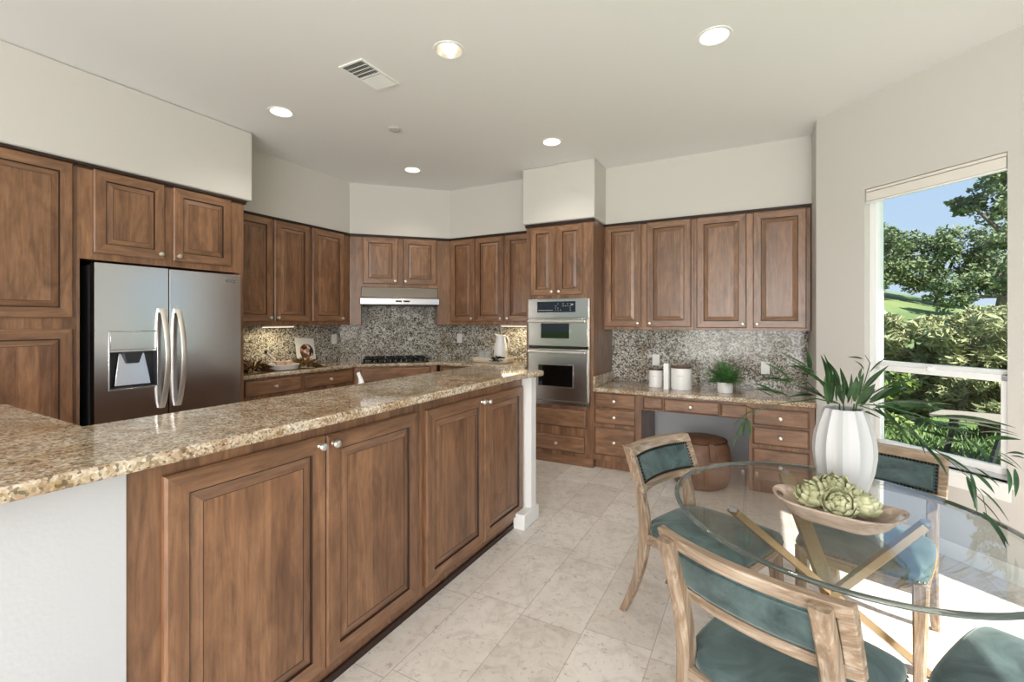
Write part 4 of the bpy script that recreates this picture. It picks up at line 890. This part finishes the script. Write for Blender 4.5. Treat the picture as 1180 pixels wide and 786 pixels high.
x, y = polar(23.0, 14); tree('tall oak whose branches enter the top right of the window', (x, y, -.2), 8, [(-1.1, .45, 4.15, .5), (-.95, .4, 4.75, .5), (-.8, .4, 3.35, .4), (-1.45, .5, 4.15, .3), (-.5, .3, 5.4, .6), (-.75, .4, 2.6, .35)], 7000, .05, 14)
k = 0
for deg, D_, w_, hgt in ((10.9, 9.3, .6, 1.15), (13.2, 8.9, .95, 1.95), (15.6, 9.2, 1.0, 1.95), (17.8, 8.6, .95, 1.9), (20.0, 8.8, 1.0, 1.95)):
    x, y = polar(deg, D_)
    tree(['bushy light green shrub at the left end of the hedge outside', 'light green shrub second from the left in the hedge outside', 'light green shrub in the middle of the hedge outside', 'light green shrub second from the right in the hedge outside', 'light green shrub at the right end of the hedge outside'][k],
         (x, y, -.18), .8, [(0, 0, hgt*.72, w_*.62), (-.35*w_, .1, hgt*.45, w_*.6), (.35*w_, 0, hgt*.45, w_*.6), (0, -.1, hgt*.25, w_*.5)], 10000, .030, 30+k, 'shrub', 'shrub', BUSHLEAF, .06, 2.4, 12); k += 1
x, y = polar(10.0, 6.9); tree('low yellow-green shrub close to the window frame outside', (x, y, -.18), .5, [(0, 0, .45, .38), (.12, .1, .85, .3), (-.1, .1, .75, .34)], 3500, .03, 41, 'shrub', 'shrub', VINE, .03, 1.3, 10)
g = MB(); rnd = random.Random(5)
for _ in range(9000):
    a, D_ = rnd.uniform(6, 24), 4.7+4.2*rnd.random()**1.2; x, y = polar(a, D_); h_ = rnd.uniform(.06, .26); th = rnd.uniform(0, PI); dx, dy = math.cos(th)*.02, math.sin(th)*.02; lx, ly = rnd.uniform(-.1, .1), rnd.uniform(-.1, .1)
    g.add([(x-dx, y-dy, -.18), (x+dx, y+dy, -.18), (x+lx+dx*.6, y+ly+dy*.6, -.18+h_*.7), (x+lx*1.6, y+ly*1.6, -.18+h_)], [(0, 1, 2, 3)])
o = g.obj('groundcover', leafmat('groundcover_leaf', lin(66, 96, 44), lin(118, 146, 76), .6, 4.), None, smooth=0); tag(o, 'leafy green groundcover between the window and the hedge', 'groundcover', kind='stuff')
f = thing('garden_fence', 'pale fence with a sloping white cap at the left of the hedge outside', 'fence', (0, 0, 0))
xa, ya = polar(8.6, 11.2); xb, yb = polar(11.6, 10.3)
m = MB()
for i in range(12):
    s0, s1 = i/12, (i+.92)/12; z0_, z1_ = 1.95-.62*s0, 1.95-.62*s1
    x0_, y0_, x1_, y1_ = xa+(xb-xa)*s0, ya+(yb-ya)*s0, xa+(xb-xa)*s1, ya+(yb-ya)*s1
    m.rings([[(x0_, y0_, -.18), (x0_, y0_+.03, -.18), (x0_, y0_+.03, z0_), (x0_, y0_, z0_)], [(x1_, y1_, -.18), (x1_, y1_+.03, -.18), (x1_, y1_+.03, z1_), (x1_, y1_, z1_)]])
m.obj('boards', flat('weathered_fence', lin(150, 144, 138), .8), f, smooth=0)
MB().bar((xa, ya, 2.0), (xb, yb, 1.38), .14, .10).obj('cap', TRIM, f, smooth=0)
f = thing('patio_table', 'beige low patio table on dark splayed legs just outside the window', 'patio table', (*polar(17.7, 6.7), -.18), math.radians(-12))
MB().prism([(-.42, -.12), (.5, -.34), (.6, .3), (-.30, .26)], .60, .635).obj('table_top', flat('beige_slab', lin(158, 148, 134), .6), f, .006)
for x0_, y0_, x1_, y1_ in ((.12, -.16, -.02, -.24), (-.2, .1, -.3, .2), (.48, .2, .58, .28), (.45, -.22, .55, -.3)): MB().bar((x0_, y0_, .60), (x1_, y1_, 0), .045, .03).obj('leg', DGREY, f, .003)
